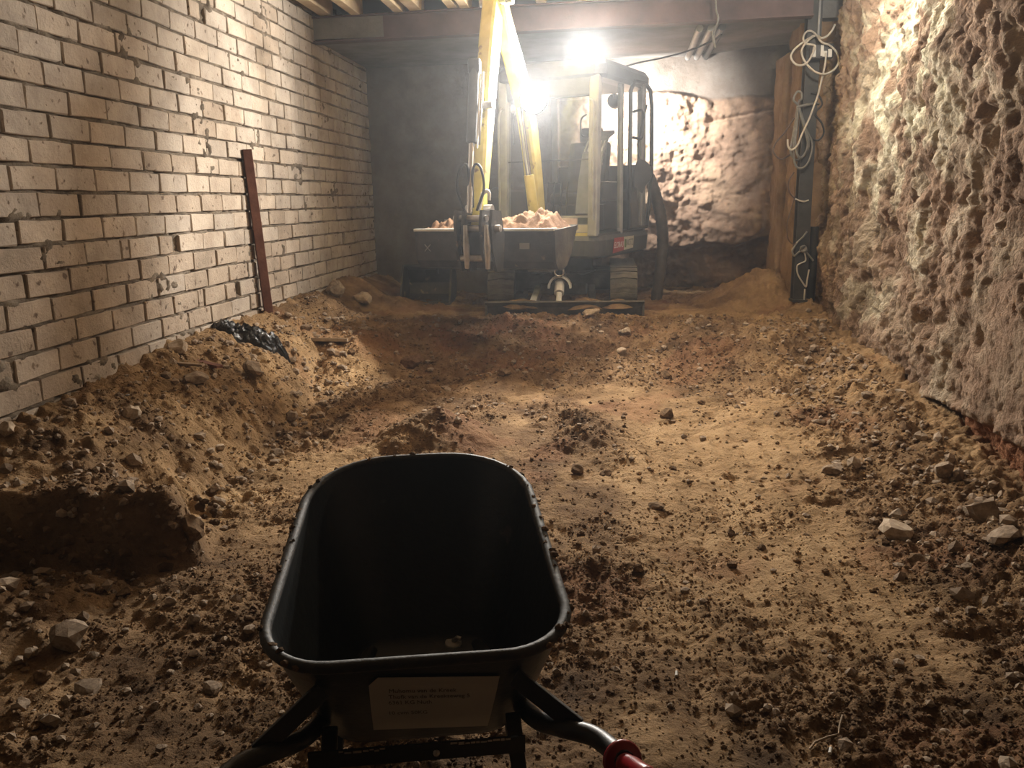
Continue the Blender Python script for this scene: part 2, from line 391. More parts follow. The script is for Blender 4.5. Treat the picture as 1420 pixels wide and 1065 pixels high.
# lumps standing out of the steep cut face of the bank
rng = np.random.RandomState(8); VV, FF, bb = [], [], 0
for k in range(420):
    me = rock_mesh(700 + k % 8, 1) if k < 8 else None
    if me is not None:
        v = np.empty(len(me.vertices) * 3); me.vertices.foreach_get('co', v); f = np.empty(len(me.polygons) * 3, np.int32); me.polygons.foreach_get('vertices', f)
        VV.append([v.reshape(-1, 3), f.reshape(-1, 3)]); bpy.data.meshes.remove(me)
protos_cut = VV; VV = []
for k in range(420):
    x = rng.uniform(-2.75, -1.72); zt = gz(x, 3.3); y0 = 2.9
    h = rng.uniform(.0, 1.0) * .34
    while y0 < 3.3 and gz(x, y0) < h: y0 += .01
    v, f = protos_cut[rng.randint(8)]; s = min(.035 * rng.lognormal(0, .5), .09)
    VV.append(v * s + np.array([x, y0 + .01, h])); FF.append(f + bb); bb += len(v)
tag(mesh_np('cut_face_lumps', np.concatenate(VV), np.concatenate(FF), MAT['clod'], floor, False), kind='stuff')

# ---------------------------------------------------------------- left brick wall
CH, BL, ZJ = .134, .352, 2.376                 # course height, brick length with joint, centre of a reference course
wy = np.arange(YN, YB + .15, .022); wz = np.arange(.1, 3.62, .0167)
WY, WZ = np.meshgrid(wy, wz)
bedd = np.abs(((WZ - ZJ) / CH + .5) % 1.0 - 0.0); bedd = np.minimum(bedd, 1 - bedd) * CH
WX = XL - .027 + .016 * fbm(WY * 11, WZ * 16, 201, 4, .65) + .018 * np.exp(-(bedd / .014) ** 2) * (.75 + 1.5 * fbm(WY * 5, WZ * 9, 211, 3))
WX += .035 * sstep(.25, .6, fbm(WY * 1.6, WZ * 2.2, 221, 3)) * sstep(.0, .3, noise(WY * 14, WZ * 14, 223))
WX += .03 * sstep(1.5, .75, WZ) * sstep(4.2, 3.5, WY) * (.6 + fbm(WY * 6, WZ * 6, 231, 3))
WX = np.minimum(WX, XL + .012)
wall_left = mesh_np('wall_left', np.stack([WX, WY, WZ], -1).reshape(-1, 3), grid_faces(len(wy), len(wz)), MAT['mortar'], None, True)
tag(wall_left, 'long wall of pale tan bricks with rough crumbling mortar joints', 'wall', kind='structure')
def brick_mesh(seed, L):
    rnd = random.Random(seed); w, h, d, b = L - .015, CH - .018, .05, .0042
    j = lambda a: rnd.uniform(-a, a)
    fr, ch = [], []
    for (sy, sz) in ((-1, -1), (0, -1), (1, -1), (1, 1), (0, 1), (-1, 1)):
        y = sy * w / 2 + j(.005); z = sz * h / 2 + j(.0045)
        c = 1 if rnd.random() > .2 or sy == 0 else 2.2
        fr.append((j(.0015), y * (1 - b * 2 * c / w) if sy else j(.03), z * (1 - b * 2 * c / h))); ch.append((-b * c * 1.2, y if sy else fr[-1][1], z))
    bk = [(-d, p[1], p[2]) for p in ch]; n = 6
    V = fr + ch + bk
    Fa = [(0, 1, 4, 5), (1, 2, 3, 4)] + [(i, n + i, n + (i + 1) % n, (i + 1) % n) for i in range(n)] + [(n + i, 2 * n + i, 2 * n + (i + 1) % n, n + (i + 1) % n) for i in range(n)]
    me = bpy.data.meshes.new('brick'); me.from_pydata(V, [], Fa)
    bm = bmesh.new(); bm.from_mesh(me); bmesh.ops.recalc_face_normals(bm, faces=bm.faces)
    bm.to_mesh(me); bm.free(); return me
rnd = random.Random(4)
BM = {}
for mi, mk in enumerate(('brick', 'brick_b', 'brick_c')):
    for k in range(5):
        for half in (0, 1, 2):
            me = brick_mesh(mi * 100 + k * 7 + half, (BL, BL * .5, BL * .27)[half]); me.materials.append(MAT[mk]); BM[mk, k, half] = me
bricks = []
for c in range(-16, 9):
    z = ZJ + c * CH
    if z < .35 or z > 3.5: continue
    y = 4.07 + (.176 if c % 2 else 0) - BL * 15 + rnd.uniform(-.012, .012)
    while y < YB - .05:
        half = 0
        if rnd.random() < .022: half = 2
        L = (BL, BL * .5, BL * .27)[half]
        bricks.append((y + L / 2, z + rnd.uniform(-.003, .003), half)); y += L
        if half == 2: y += rnd.choice((0, .0, BL - L)) if False else 0
        y += rnd.uniform(-.002, .002)
        if half == 2:                             # the bond recovers with a shorter brick further on
            bricks.append((y + BL * .5, z, 0)); y += BL; bricks.append((y + BL * .25, z, 1)); y += BL * .5 ; y += BL * .23
def ground_wall(y): return .5
near = [(abs(b[0] - 5.2), b) for b in bricks if b[0] > 3.05 and b[1] > .5]
near.sort(key=lambda q: q[0]); sep = set(id(q[1]) for q in near[:300])
VF = ([], []); base = 0
for b in bricks:
    if b[0] < YN + .2: continue
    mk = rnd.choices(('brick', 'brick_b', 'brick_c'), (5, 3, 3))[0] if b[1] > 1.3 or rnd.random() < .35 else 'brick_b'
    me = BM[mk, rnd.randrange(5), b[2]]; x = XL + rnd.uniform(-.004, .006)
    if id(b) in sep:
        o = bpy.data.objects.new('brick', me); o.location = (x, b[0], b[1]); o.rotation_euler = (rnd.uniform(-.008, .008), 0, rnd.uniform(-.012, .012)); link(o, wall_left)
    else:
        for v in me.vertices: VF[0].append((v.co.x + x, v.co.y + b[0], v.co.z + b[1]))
        for p in me.polygons: VF[1].append([base + i for i in p.vertices])
        base += len(me.vertices)
mb = MB(); mb.v, mb.f, mb.sm = VF[0], VF[1], [False] * len(VF[1])
tag(mb.build('brick_rows', MAT['brick'], wall_left), kind='stuff')

# ---------------------------------------------------------------- right wall of hacked earth and stone
ry = np.concatenate([np.arange(YN, 2.5, .06), np.arange(2.5, 9.9, .0125)]); rz = np.arange(-.05, 3.62, .0135)
RY, RZ = np.meshgrid(ry, rz)
rs = 1 - .75 * np.exp(-(((RY - 4.4) / .75) ** 2 + ((RZ - .75) / .5) ** 2))        # a smoother patch low on the wall
RX = .09 * fbm(RY * .7, RZ * .6, 301, 3) + rs * (.042 * fbm(RY * 3.2, RZ * 2.4, 311, 4, .55) + .018 * fbm(RY * 12, RZ * 9, 321, 3, .6))
def chips(fy, fz, s_, amp):                                                        # hacked facets: every cell sits at its own depth and tilt
    wy_ = RY * fy + .45 * fbm(RY * fy * .9, RZ * fz * .9, s_, 2); wz_ = RZ * fz + .45 * fbm(RY * fy * .9, RZ * fz * .9, s_ + 3, 2)
    d_, h_ = worley(wy_, wz_, s_ + 7); return amp * ((h_ - .5) * 1.3 + .8 * (d_ - .4))
RX += rs * (chips(4.6, 3.2, 331, .036) + chips(11, 7.5, 341, .022) + chips(26, 19, 345, .013))
d2, h2 = worley(RY * 10 + .5 * noise(RY * 14, RZ * 12, 351), RZ * 7 + .5 * noise(RY * 14, RZ * 12, 352), 353)
RX += rs * .05 * sstep(.42, .12, d2) * (h2 < .10)                                   # pits go into the wall
RX += .006 * fbm(RY * 45, RZ * 30, 351, 2)
for (px, py, rr, dp) in ((1216, 310, .055, .16), (1190, 180, .03, .06), (1250, 400, .05, .09), (1262, 340, .05, .08), (1345, 470, .05, .07), (1232, 20, .03, .05), (1400, 430, .02, .05)):
    p = atx(px, py, XR); RX += dp * np.exp(-(((RY - p[1]) / rr) ** 2 + ((RZ - p[2]) / (rr * 1.5)) ** 2) ** 1.5)
zb = .30 - .03 * sstep(4.2, 5.6, RY) + .08 * sstep(5.8, 6.6, RY) + .08 * sstep(6.6, 8.6, RY) + .035 * noise(RY * 3.2, RY * 0 + 1, 361)
under = sstep(zb + .015, zb - .015, RZ)
RX += under * (.07 + .04 * noise(RY * 5, RZ * 5, 371)) + .10 * under * np.exp(-((RY - 5.35) / .22) ** 2)
lime = np.clip(sstep(-.15, .45, fbm(RY * 3, RZ * 2.2, 381, 4)) * (np.exp(-(((RY - 6.5) / 1.3) ** 2 + ((RZ - 2.5) / 1.0) ** 2)) * 1.2 + .12) + .5 * sstep(.2, .5, fbm(RY * 2, RZ * 2, 391, 4)) * np.exp(-((RY - 6.6) / 1.5) ** 2), 0, 1) * (1 - under)
RX = np.where(RX < -.09, -.09, RX) + .16 * np.exp(-((RY - 8.5) / .28) ** 4)
RXw = XR + .03 + RX
wall_right = mesh_np('wall_right', np.stack([RXw, RY, RZ], -1).reshape(-1, 3), grid_faces(len(ry), len(rz))[:, ::-1], MAT['earthwall'], None, True, {'lime': lime, 'clay': under * sstep(6.0, 5.0, RY) * .9})
tag(wall_right, 'hacked reddish earth and stone wall with pale lime patches and pits', 'wall', kind='structure')

# ochre loam pilaster between the right wall and the rear corner
def slab(name, y0, y1, z0, z1, x, seed, parent):
    yy = np.linspace(y0, y1, 30); zz = np.linspace(z0, z1, 110); A, Bz = np.meshgrid(yy, zz)
    e = np.minimum(np.minimum(A - y0, y1 - A), np.minimum(Bz - z0, z1 - Bz))
    Xs = x + .018 * fbm(A * 4, Bz * 3, seed, 4) + .012 * fbm(A * 14, Bz * 8, seed + 5, 2) + .05 * sstep(.03, 0, e)
    jit = .02 * noise(Bz * 6, A * 0, seed + 9)
    fr = np.stack([Xs, A + jit * sstep(y0 + .1, y0, A), Bz], -1)
    ring = np.concatenate([fr[0], fr[1:, -1], fr[-1, ::-1][1:], fr[::-1][1:-1, 0]])
    n0 = fr.reshape(-1, 3); bk = ring + np.array([.25, 0, 0]); k = len(ring)
    idx = np.arange(len(n0)).reshape(110, 30); ri = np.concatenate([idx[0], idx[1:, -1], idx[-1, ::-1][1:], idx[::-1][1:-1, 0]])
    Fs = [(ri[i], ri[(i + 1) % k], len(n0) + (i + 1) % k, len(n0) + i) for i in range(k)]
    return mesh_np(name, np.concatenate([n0, bk]), np.concatenate([grid_faces(30, 110)[:, ::-1], np.array(Fs)]), MAT['loam'], parent, True)
pil = slab('trim_1', 8.75, 9.22, .2, 2.95, 1.87, 401, None)
tag(pil, 'ochre loam pilaster beside the black cable post', 'pilaster', kind='structure')
slab('slab', 9.24, 9.75, .2, 2.98, 1.82, 411, pil); slab('slab', 8.72, 9.3, 2.97, 3.5, 1.86, 421, pil)

# ---------------------------------------------------------------- back wall
bx = np.arange(XL - .05, XR + .25, .0135); bz = np.arange(.1, 3.62, .0135); BX, BZ = np.meshgrid(bx, bz)
rgt = sstep(-.9, -.2, BX)                                     # hacked half on the right, rendered half on the left
topb = sstep(2.72, 2.78, BZ + .05 * noise(BX * 2, BZ * 0, 501) + .12 * (BX - .6))           # grey block band above the earth
BY = YB - .55 * sstep(.9, 2.0, BX) + .015 * fbm(BX * 3, BZ * 3, 511, 4)
er = rgt * (1 - topb)
BY += er * (.07 * fbm(BX * 1.4, BZ * 1.3, 521, 3) + .045 * fbm(BX * 4.2, BZ * 4.2, 531, 4, .6))
d3, h3 = worley(BX * 3.6 + .5 * noise(BX * 5, BZ * 5, 541), BZ * 4.6 + .5 * noise(BX * 5, BZ * 5, 542), 543)
BY -= er * .10 * np.clip(.5 - d3, 0, 1) * (h3 < .55) * sstep(2.5, 1.4, BZ)
d4, h4 = worley(BX * 11, BZ * 11, 553); BY -= er * .05 * np.clip(.5 - d4, 0, 1) * (h4 < .5)
BY += .05 * topb * rgt
BY += .22 * sstep(.98, .92, BZ + .06 * noise(BX * 3, BZ * 2, 561) - .1 * (BX - 1)) * sstep(.2, .5, BX)         # undercut added to put the foot in shade
BY += .75 * np.clip(.95 - BZ, 0, .8) * sstep(.15, .5, BX)  # recess deepens downwards, shaped to keep lamp light off the foot
BY += .09 * rgt * np.exp(-((BZ - 2.38 - .1 * (BX - 1)) / .03) ** 2) * sstep(1.0, 1.25, BX)           # dark horizontal slot
grey = np.clip(np.maximum(1 - rgt * 1.0, topb), 0, 1)
wall_back = mesh_np('wall_back', np.stack([BX, BY, BZ], -1).reshape(-1, 3), grid_faces(len(bx), len(bz)), MAT['rearwall'], None, True, {'grey': grey})
tag(wall_back, 'rear wall, dark grey render on one half, rough hacked stone and earth on the other', 'wall', kind='structure')

# ---------------------------------------------------------------- ceiling: boards on joists up to the steel beam, concrete soffit beyond
mb = MB(); mb.box(((XL + XR) / 2, 9.6, 3.25), (5.4, 2.1, .2))
ceiling = mb.build('ceiling', MAT['concrete']); tag(ceiling, 'ceiling, concrete soffit behind the beam and boards on timber joists before it', 'ceiling', kind='structure')
rnd = random.Random(12); x = XL - .1
while x < XR + .3:                                             # boards lie across the joists' top, one by one along the room
    wd = .19
    mb = MB(); mb.box((x + wd / 2, 3.72, 3.575 + rnd.uniform(-.004, .004)), (wd - .012, 9.85, .025)); mb.build('board', MAT['board'], ceiling); x += wd
for k, x in enumerate([-2.74, -2.45, -2.02, -1.86, -1.50, -1.33, -1.02, -.62, -.25, .15, .55, .95, 1.35, 1.75]):
    wd = .09 if k % 3 else .12
    mb = MB(); mb.box((x, 3.72, 3.46 + rnd.uniform(-.01, .01)), (wd, 9.8, .20), Matrix.Rotation(rnd.uniform(-.006, .006), 3, 'Z'), .006); mb.build('joist', MAT['wood'], ceiling)

# riveted-looking I-beam across the room
A = Vector((XL - .04, 8.60, 0)); B = Vector((1.86, 8.32, 0))
sb = empty('steel_beam', tuple((A + B) / 2 + Vector((0, 0, 3.12)))); tag(sb, 'reddish brown steel beam crossing under the timber joists', 'beam')
off = -sb.location
def beam_bar(nm, z, w_, h_):
    mb = MB(); mb.bar(A + Vector((0, 0, z)) + off, B + Vector((0, 0, z)) + off, w_, h_); mb.build(nm, MAT['beam'], sb)
beam_bar('bottom_flange', 3.127, .14, .014); beam_bar('top_flange', 3.352, .14, .014); beam_bar('web', 3.24, .012, .215)

# ================================================================ LAMPS
MAT['black_metal'] = mat('black_metal', [(.012, .012, .013), (.022, .022, .023), (.034, .033, .032)], .5, 0, 8.0, .1, 50)
MAT['lens'] = mat('lens', (1, 1, 1), .3, emit=((1.0, .97, .90), 60.0))
WARM = (1.0, .945, .86)
def work_light(loc, aim, power, radius, parent, L0, spread=180.0):
    """round flood lamp with a housing; parts are children of the thing it is bolted to"""
    loc, aim = Vector(loc), Vector(aim).normalized()
    rel = loc - L0
    mb = MB(); R = radius * 1.12
    mb.lathe([(0, -.10), (R * .55, -.10), (R * .8, -.085), (R, -.045), (R, .012), (R * .94, .012), (R * .93, -.012), (0, -.012)], rel, aim, 28)
    h = mb.build('work_light', MAT['black_metal'], parent)
    mb = MB(); mb.lathe([(radius, 0), (radius * .8, .004), (0, .006)], rel - aim * .006, aim, 28); mb.build('lens', MAT['lens'], h)
    d = bpy.data.lights.new('flood_lamp_light', 'AREA'); d.shape = 'DISK'; d.size = radius * 2; d.energy = power; d.color = WARM; d.spread = math.radians(spread)
    o = bpy.data.objects.new('flood_lamp_light', d); o.rotation_euler = aim.to_track_quat('-Z', 'Y').to_euler()
    o.location = rel + aim * .016; link(o, h)
    return h

# ================================================================ EXCAVATOR
MAT['yellow'] = mat('yellow', [(.36, .29, .05), (.50, .42, .10), (.58, .50, .17)], .45, 0, 5.0, .08, 60, fleck=((.18, .13, .06), 9.0, .64))
MAT['cab_grey'] = mat('cab_grey', [(.19, .19, .19), (.25, .25, .25), (.31, .31, .30)], .5, 0, 6.0, .08, 60)
MAT['body_dark'] = mat('body_dark', [(.030, .029, .029), (.045, .044, .043), (.065, .062, .058)], .55, 0, 5.0, .1, 60)
MAT['track'] = mat('track', [(.05, .045, .036), (.10, .088, .068), (.17, .145, .11)], .9, 0, 5.0, .4, 50)
MAT['muddy_steel'] = mat('muddy_steel', [(.05, .045, .042), (.085, .075, .067), (.15, .125, .10)], .7, .3, 5.0, .25, 40)
MAT['bucket_steel'] = mat('bucket_steel', [(.030, .029, .030), (.050, .047, .045), (.085, .076, .067)], .55, .35, 4.0, .2, 40, fleck=((.20, .14, .09), 7.0, .63))
MAT['worn_steel'] = mat('worn_steel', [(.34, .33, .31), (.48, .46, .44), (.60, .58, .55)], .35, .8, 9.0, .15, 60)
MAT['chrome'] = mat('chrome', [(.55, .55, .56), (.7, .7, .7)], .18, 1.0, 6.0)
MAT['rubber'] = mat('rubber', [(.010, .010, .010), (.02, .019, .018), (.03, .028, .026)], .7, 0, 6.0, .1, 60)
MAT['white_paint'] = mat('white_paint', [(.45, .44, .41), (.6, .59, .55), (.68, .66, .62)], .5, 0, 7.0, .1, 50)
MAT['seat'] = mat('seat', [(.03, .03, .032), (.05, .05, .052), (.07, .068, .066)], .8, 0, 8.0, .2, 80)
MAT['sticker_yellow'] = mat('sticker_yellow', [(.50, .42, .12), (.62, .55, .2)], .5, 0, 20.0)
MAT['sticker_red'] = mat('sticker_red', [(.26, .03, .035), (.34, .05, .05)], .5, 0, 20.0)
MAT['sticker_cream'] = mat('sticker_cream', [(.42, .40, .30), (.52, .50, .39)], .5, 0, 20.0)
MAT['print_white'] = mat('print_white', [(.6, .55, .52), (.7, .66, .62)], .6, 0, 30.0)
MAT['print_dark'] = mat('print_dark', [(.03, .04, .03), (.05, .06, .04)], .6, 0, 30.0)
MAT['print_green'] = mat('print_green', [(.06, .11, .03), (.09, .15, .05)], .6, 0, 30.0)
gl = bpy.data.materials.new('cab_glass'); gl.use_nodes = True
_n = gl.node_tree.nodes; _l = gl.node_tree.links; _n.remove(_n['Principled BSDF'])
_t = _n.new('ShaderNodeBsdfTransparent'); _t.inputs[0].default_value = (.80, .82, .82, 1)
_g = _n.new('ShaderNodeBsdfGlossy'); _g.inputs['Roughness'].default_value = .08
_d = _n.new('ShaderNodeBsdfDiffuse'); _d.inputs[0].default_value = (.30, .28, .25, 1)
_m = _n.new('ShaderNodeMixShader'); _m.inputs[0].default_value = .05; _m2 = _n.new('ShaderNodeMixShader'); _m2.inputs[0].default_value = .07
_l.new(_t.outputs[0], _m.inputs[1]); _l.new(_g.outputs[0], _m.inputs[2]); _l.new(_m.outputs[0], _m2.inputs[1]); _l.new(_d.outputs[0], _m2.inputs[2])
_l.new(_m2.outputs[0], _n['Material Output'].inputs[0]); MAT['glass'] = gl

EX0 = Vector((-.44, 9.15, .40)); exc = empty('mini_excavator', tuple(EX0))
tag(exc, 'yellow and grey mini excavator with lit work lamps and a wide raised bucket', 'excavator')
def part(mb, name, m, parent=None, smooth=None):
    """build in world coordinates, keep the machine's base as origin"""
    mb.v = [(p[0] - EX0.x, p[1] - EX0.y, p[2] - EX0.z) for p in mb.v]
    return mb.build(name, MAT[m] if isinstance(m, str) else m, parent or exc)
TH = math.radians(22); fV = Vector((-math.sin(TH), -math.cos(TH), 0)); rV = Vector((math.cos(TH), -math.sin(TH), 0))
def up(a, u, z): return Vector((EX0.x, EX0.y, 0)) + rV * a + fV * u + Vector((0, 0, z))
ZG = .40
RU = Matrix((rV, -fV, Vector((0, 0, 1)))).transposed()          # orientation of the slewed upper structure

# --- tracks
def track(x0, x1, y0, y1, z0, z1):
    r = (z1 - z0) / 2 - .02; zc = (z0 + z1) / 2; path = []
    n = 10
    for k in range(n + 1): a = math.pi / 2 + math.pi * k / n; path.append((y0 + .23 + r * math.cos(a), zc + r * math.sin(a)))
    for k in range(n + 1): a = -math.pi / 2 + math.pi * k / n; path.append((y1 - .23 + r * math.cos(a), zc + r * math.sin(a)))
    m = len(path); mb = MB(); inner = []
    for (y, z) in path:
        cy = min(max(y, y0 + .23), y1 - .23); d = math.hypot(y - cy, z - zc); k = (d - .035) / d; inner.append((cy + (y - cy) * k, zc + (z - zc) * k))
    V = [(x, p[0], p[1]) for x in (x0, x1) for p in path] + [(x, p[0], p[1]) for x in (x0, x1) for p in inner]
    Fa = []
    for i in range(m):
        j = (i + 1) % m
        Fa += [(i, j, m + j, m + i), (2 * m + i, 3 * m + i, 3 * m + j, 2 * m + j), (i, 2 * m + i, 2 * m + j, j), (m + i, m + j, 3 * m + j, 3 * m + i)]
    mb.add(V, Fa); t = part(mb, 'track', 'track')
    # pads round the belt
    L = []; tot = 0
    for i in range(m):
        a, b = path[i], path[(i + 1) % m]; L.append(tot); tot += math.hypot(b[0] - a[0], b[1] - a[1])
    step = tot / 40; padm = None
    for k in range(40):
        s = k * step; i = max(q for q in range(m) if L[q] <= s); a, b = path[i], path[(i + 1) % m]
        d = math.hypot(b[0] - a[0], b[1] - a[1]); q = (s - L[i]) / d; y, z = a[0] + (b[0] - a[0]) * q, a[1] + (b[1] - a[1]) * q
        ang = math.atan2(b[1] - a[1], b[0] - a[0])
        if padm is None:
            pm = MB(); w_ = (x1 - x0) / 2
            for sgn in (-1, 1):
                pm.prism([(0, -.03), (sgn * w_, -.012), (sgn * w_, .03), (0, .012)][::sgn], lambda u, v: (u, v, -.012), (0, 0, .036))
            o = pm.build('track_pad', MAT['track'], t); padm = o.data
        else: o = link(bpy.data.objects.new('track_pad', padm), t)
        o.location = ((x0 + x1) / 2 - EX0.x, y - EX0.y, z - EX0.z); o.rotation_euler = (ang, 0, 0)
    # idler, rollers and side frame
    mb = MB(); mb.box(((x0 + x1) / 2, (y0 + y1) / 2, zc), ((x1 - x0) * .55, y1 - y0 - .46, .2), None, .02); part(mb, 'side_frame', 'muddy_steel', t)
    for yy, rr in ((y0 + .23, .165), (y1 - .23, .165)):
        mb = MB(); xa, xb = x0 + .03, x1 - .03
        mb.lathe([(0, 0), (rr * .5, 0), (rr * .55, .02), (rr, .02), (rr, xb - xa - .02), (rr * .55, xb - xa - .02), (rr * .5, xb - xa), (0, xb - xa)], (xa, yy, zc), (1, 0, 0), 20); part(mb, 'idler', 'muddy_steel', t)
    return t
track(-1.20, -.93, 8.42, 10.1, ZG - .01, .87); track(.05, .32, 8.42, 10.1, ZG - .01, .87)
mb = MB(); mb.box((-.44, 9.25, .70), (1.05, .75, .2), None, .03); mb.box((-.44, 8.95, .62), (.5, .3, .12), None, .02); part(mb, 'undercarriage', 'muddy_steel')
mb = MB(); mb.cyl((-.44, 9.15, .78), (-.44, 9.15, .99), .30, 28); part(mb, 'slew_ring', 'black_metal')
# --- dozer blade
mb = MB(); prof = [(-.03, .27), (.03, .33), (.05, .42), (.03, .52), (-.01, .575)]
mb.sheet(prof, lambda u, v: (-1.19, 8.16 + u, v), (1.57, 0, 0), .025); bl = part(mb, 'blade', 'muddy_steel')
for xx in (-1.19, .36):
    mb = MB(); mb.prism([(-.03, .27), (.16, .32), (.14, .5), (-.01, .575)], lambda u, v: (xx, 8.16 + u, v), (.02, 0, 0)); part(mb, 'end_plate', 'muddy_steel', bl)
for xx in (-.74, -.12):
    mb = MB(); mb.bar((xx, 8.2, .45), (xx * .9 - .04, 8.95, .62), .07, .11, bev=.01); part(mb, 'blade_arm', 'white_paint' if xx < -.5 else 'muddy_steel', bl)
mb = MB()
random.seed(5)
for k in range(9):
    q = random.uniform(.4, 1.3); mb.lathe([(0, .05 * q), (.05 * q, .042 * q), (.1 * q, .015), (.16 * q, -.03)], (random.uniform(-1.05, .22), 8.26 + random.uniform(-.02, .03), .53), (random.uniform(-.2, .2), 0, 1), 9)
part(mb, 'mud', MAT['clod'], bl)
# --- blade cylinder with its pale guard
mb = MB(); mb.tube([(-.46, 8.62, .80), (-.46, 8.42, .72)], .055, 18); cyb = part(mb, 'blade_cylinder', 'body_dark')
mb = MB(); mb.tube([(-.46, 8.44, .73), (-.46, 8.30, .63)], .05, 18); mb.tube([(-.46, 8.3, .63), (-.46, 8.22, .53)], .03, 12); part(mb, 'rod', 'white_paint', cyb)
mb = MB(); arc = [(math.cos(a) * .10, math.sin(a) * .10) for a in [math.radians(-5 + 19 * k) for k in range(11)]]
mb.sheet(arc, lambda u, v: (-.46 + u, 8.36, .68 + v), (0, .14, 0), .02); g = part(mb, 'guard', 'white_paint', cyb)
mb = MB(); mb.tube([(-.46 + .045 * math.cos(a), 8.34, .84 + .045 * math.sin(a)) for a in [2 * math.pi * k / 16 for k in range(16)]], .013, 8, closed=True); part(mb, 'shackle', 'chrome', cyb)
mb = MB(); mb.tube([(-.56, 8.5, .83), (-.7, 8.6, .80), (-.8, 8.8, .82)], .016, 8); part(mb, 'hose', 'rubber', cyb); mb = MB(); mb.tube([(-.36, 8.5, .82), (-.22, 8.6, .79), (-.1, 8.8, .82)], .016, 8); part(mb, 'hose', 'rubber', cyb)

# --- upper body
def rounded(a0, a1, u0, u1, r, n=5):
    P = []
    for (ca, cu, s) in ((a1 - r, u1 - r, 0), (a0 + r, u1 - r, 1), (a0 + r, u0 + r, 2), (a1 - r, u0 + r, 3)):
        for k in range(n + 1):
            t = math.pi / 2 * (s + k / n); P.append((ca + r * math.cos(t), cu + r * math.sin(t)))
    return P
def loft(mb, rings, smooth=False):
    n = len(rings[0]); V = [p for r_ in rings for p in r_]
    Fa = [(i * n + k, i * n + (k + 1) % n, (i + 1) * n + (k + 1) % n, (i + 1) * n + k) for i in range(len(rings) - 1) for k in range(n)]
    Fa += [tuple(range(n))[::-1], tuple(range((len(rings) - 1) * n, len(rings) * n))]; mb.add(V, Fa, smooth); return mb
mb = MB(); lv = ((.975, .05), (1.0, .01), (1.15, 0), (1.195, .02))
loft(mb, [[up(a, u, z) for a, u in rounded(-.70 + i, .735 - i, -.72 + i, .80 - i, .16)] for z, i in lv]); body = part(mb, 'upper_body', 'body_dark')
mb = MB(); loft(mb, [[up(a, u, z) for a, u in rounded(-.69 + i, .66 - i, -.76 + i, -.42 - i, .14)] for z, i in ((1.0, .03), (1.06, 0), (1.52, 0), (1.62, .05), (1.66, .12))]); part(mb, 'counterweight', 'body_dark')
mb = MB(); loft(mb, [[up(a, u, z) for a, u in rounded(-.70 + i, -.41 - i, -.5 + i, .55 - i, .08)] for z, i in ((1.18, 0), (1.58, 0), (1.66, .03), (1.69, .08))]); part(mb, 'engine_hood', 'body_dark')
# king post where the boom is hinged
mb = MB(); mb.box(up(-.18, .92, 1.06), (.26, .36, .22), RU, .03); mb.cyl(up(-.18, 1.02, .93), up(-.18, 1.02, 1.25), .09, 18); part(mb, 'king_post', 'body_dark')

# --- writing on the body side (flat decals)
def text_part(body_txt, name, size, f, m, parent, shear=0.0, width=None, align='CENTER', xs_=1.0):
    cu = bpy.data.curves.new('t', 'FONT'); cu.body = body_txt; cu.size = size; cu.shear = shear; cu.align_x = align; cu.align_y = 'CENTER'; cu.extrude = .0006; cu.resolution_u = 2
    cu.space_line = 1.0
    o = bpy.data.objects.new('t', cu); COL.objects.link(o); bpy.context.view_layer.update()
    me = bpy.data.meshes.new_from_object(o.evaluated_get(bpy.context.evaluated_depsgraph_get()))
    bpy.data.objects.remove(o); me.name = name
    for v in me.vertices: v.co = f(v.co.x * xs_, v.co.y, v.co.z)
    me.materials.clear(); me.materials.append(m); return link(bpy.data.objects.new(name, me), parent)
def side(s, v, d): return up(.737 + d, .30 - s, 1.085 + v)        # s runs rearwards = to the viewer's right
mb = MB(); mb.prism([(-.16, -.075), (.15, -.06), (.15, .075), (-.12, .075)], lambda s, v: side(s, v, 0), rV * .002); part(mb, 'red_decal', 'sticker_red', body)
mb = MB(); mb.prism([(.15, -.06), (.42, -.05), (.44, .075), (.15, .075)], lambda s, v: side(s, v, 0), rV * .002); part(mb, 'cream_decal', 'sticker_cream', body)
E0 = lambda s0, v0: (lambda x, y, z: side(s0 + x, v0 + y, .003 + z * .5) - EX0)
text_part('ELORAU', 'lettering', .085, E0(0.0, .0), MAT['print_white'], body, .3, xs_=.82)
text_part('NOTZ', 'lettering', .095, E0(.31, .01), MAT['print_dark'], body, .2, xs_=.75)
mb = MB(); mb.prism([(.17, -.035), (.215, -.035), (.215, .05), (.17, .05)], lambda s, v: side(s, v, .0015), rV * .001); part(mb, 'green_square', 'print_green', body)
def front(s, v, d): return up(s, .802 + d, v)
mb = MB(); mb.prism([(.24, 1.09), (.40, 1.09), (.40, 1.16), (.24, 1.16)], lambda s, v: front(s, v, 0), fV * .003); part(mb, 'warning_sticker', 'sticker_yellow', body)

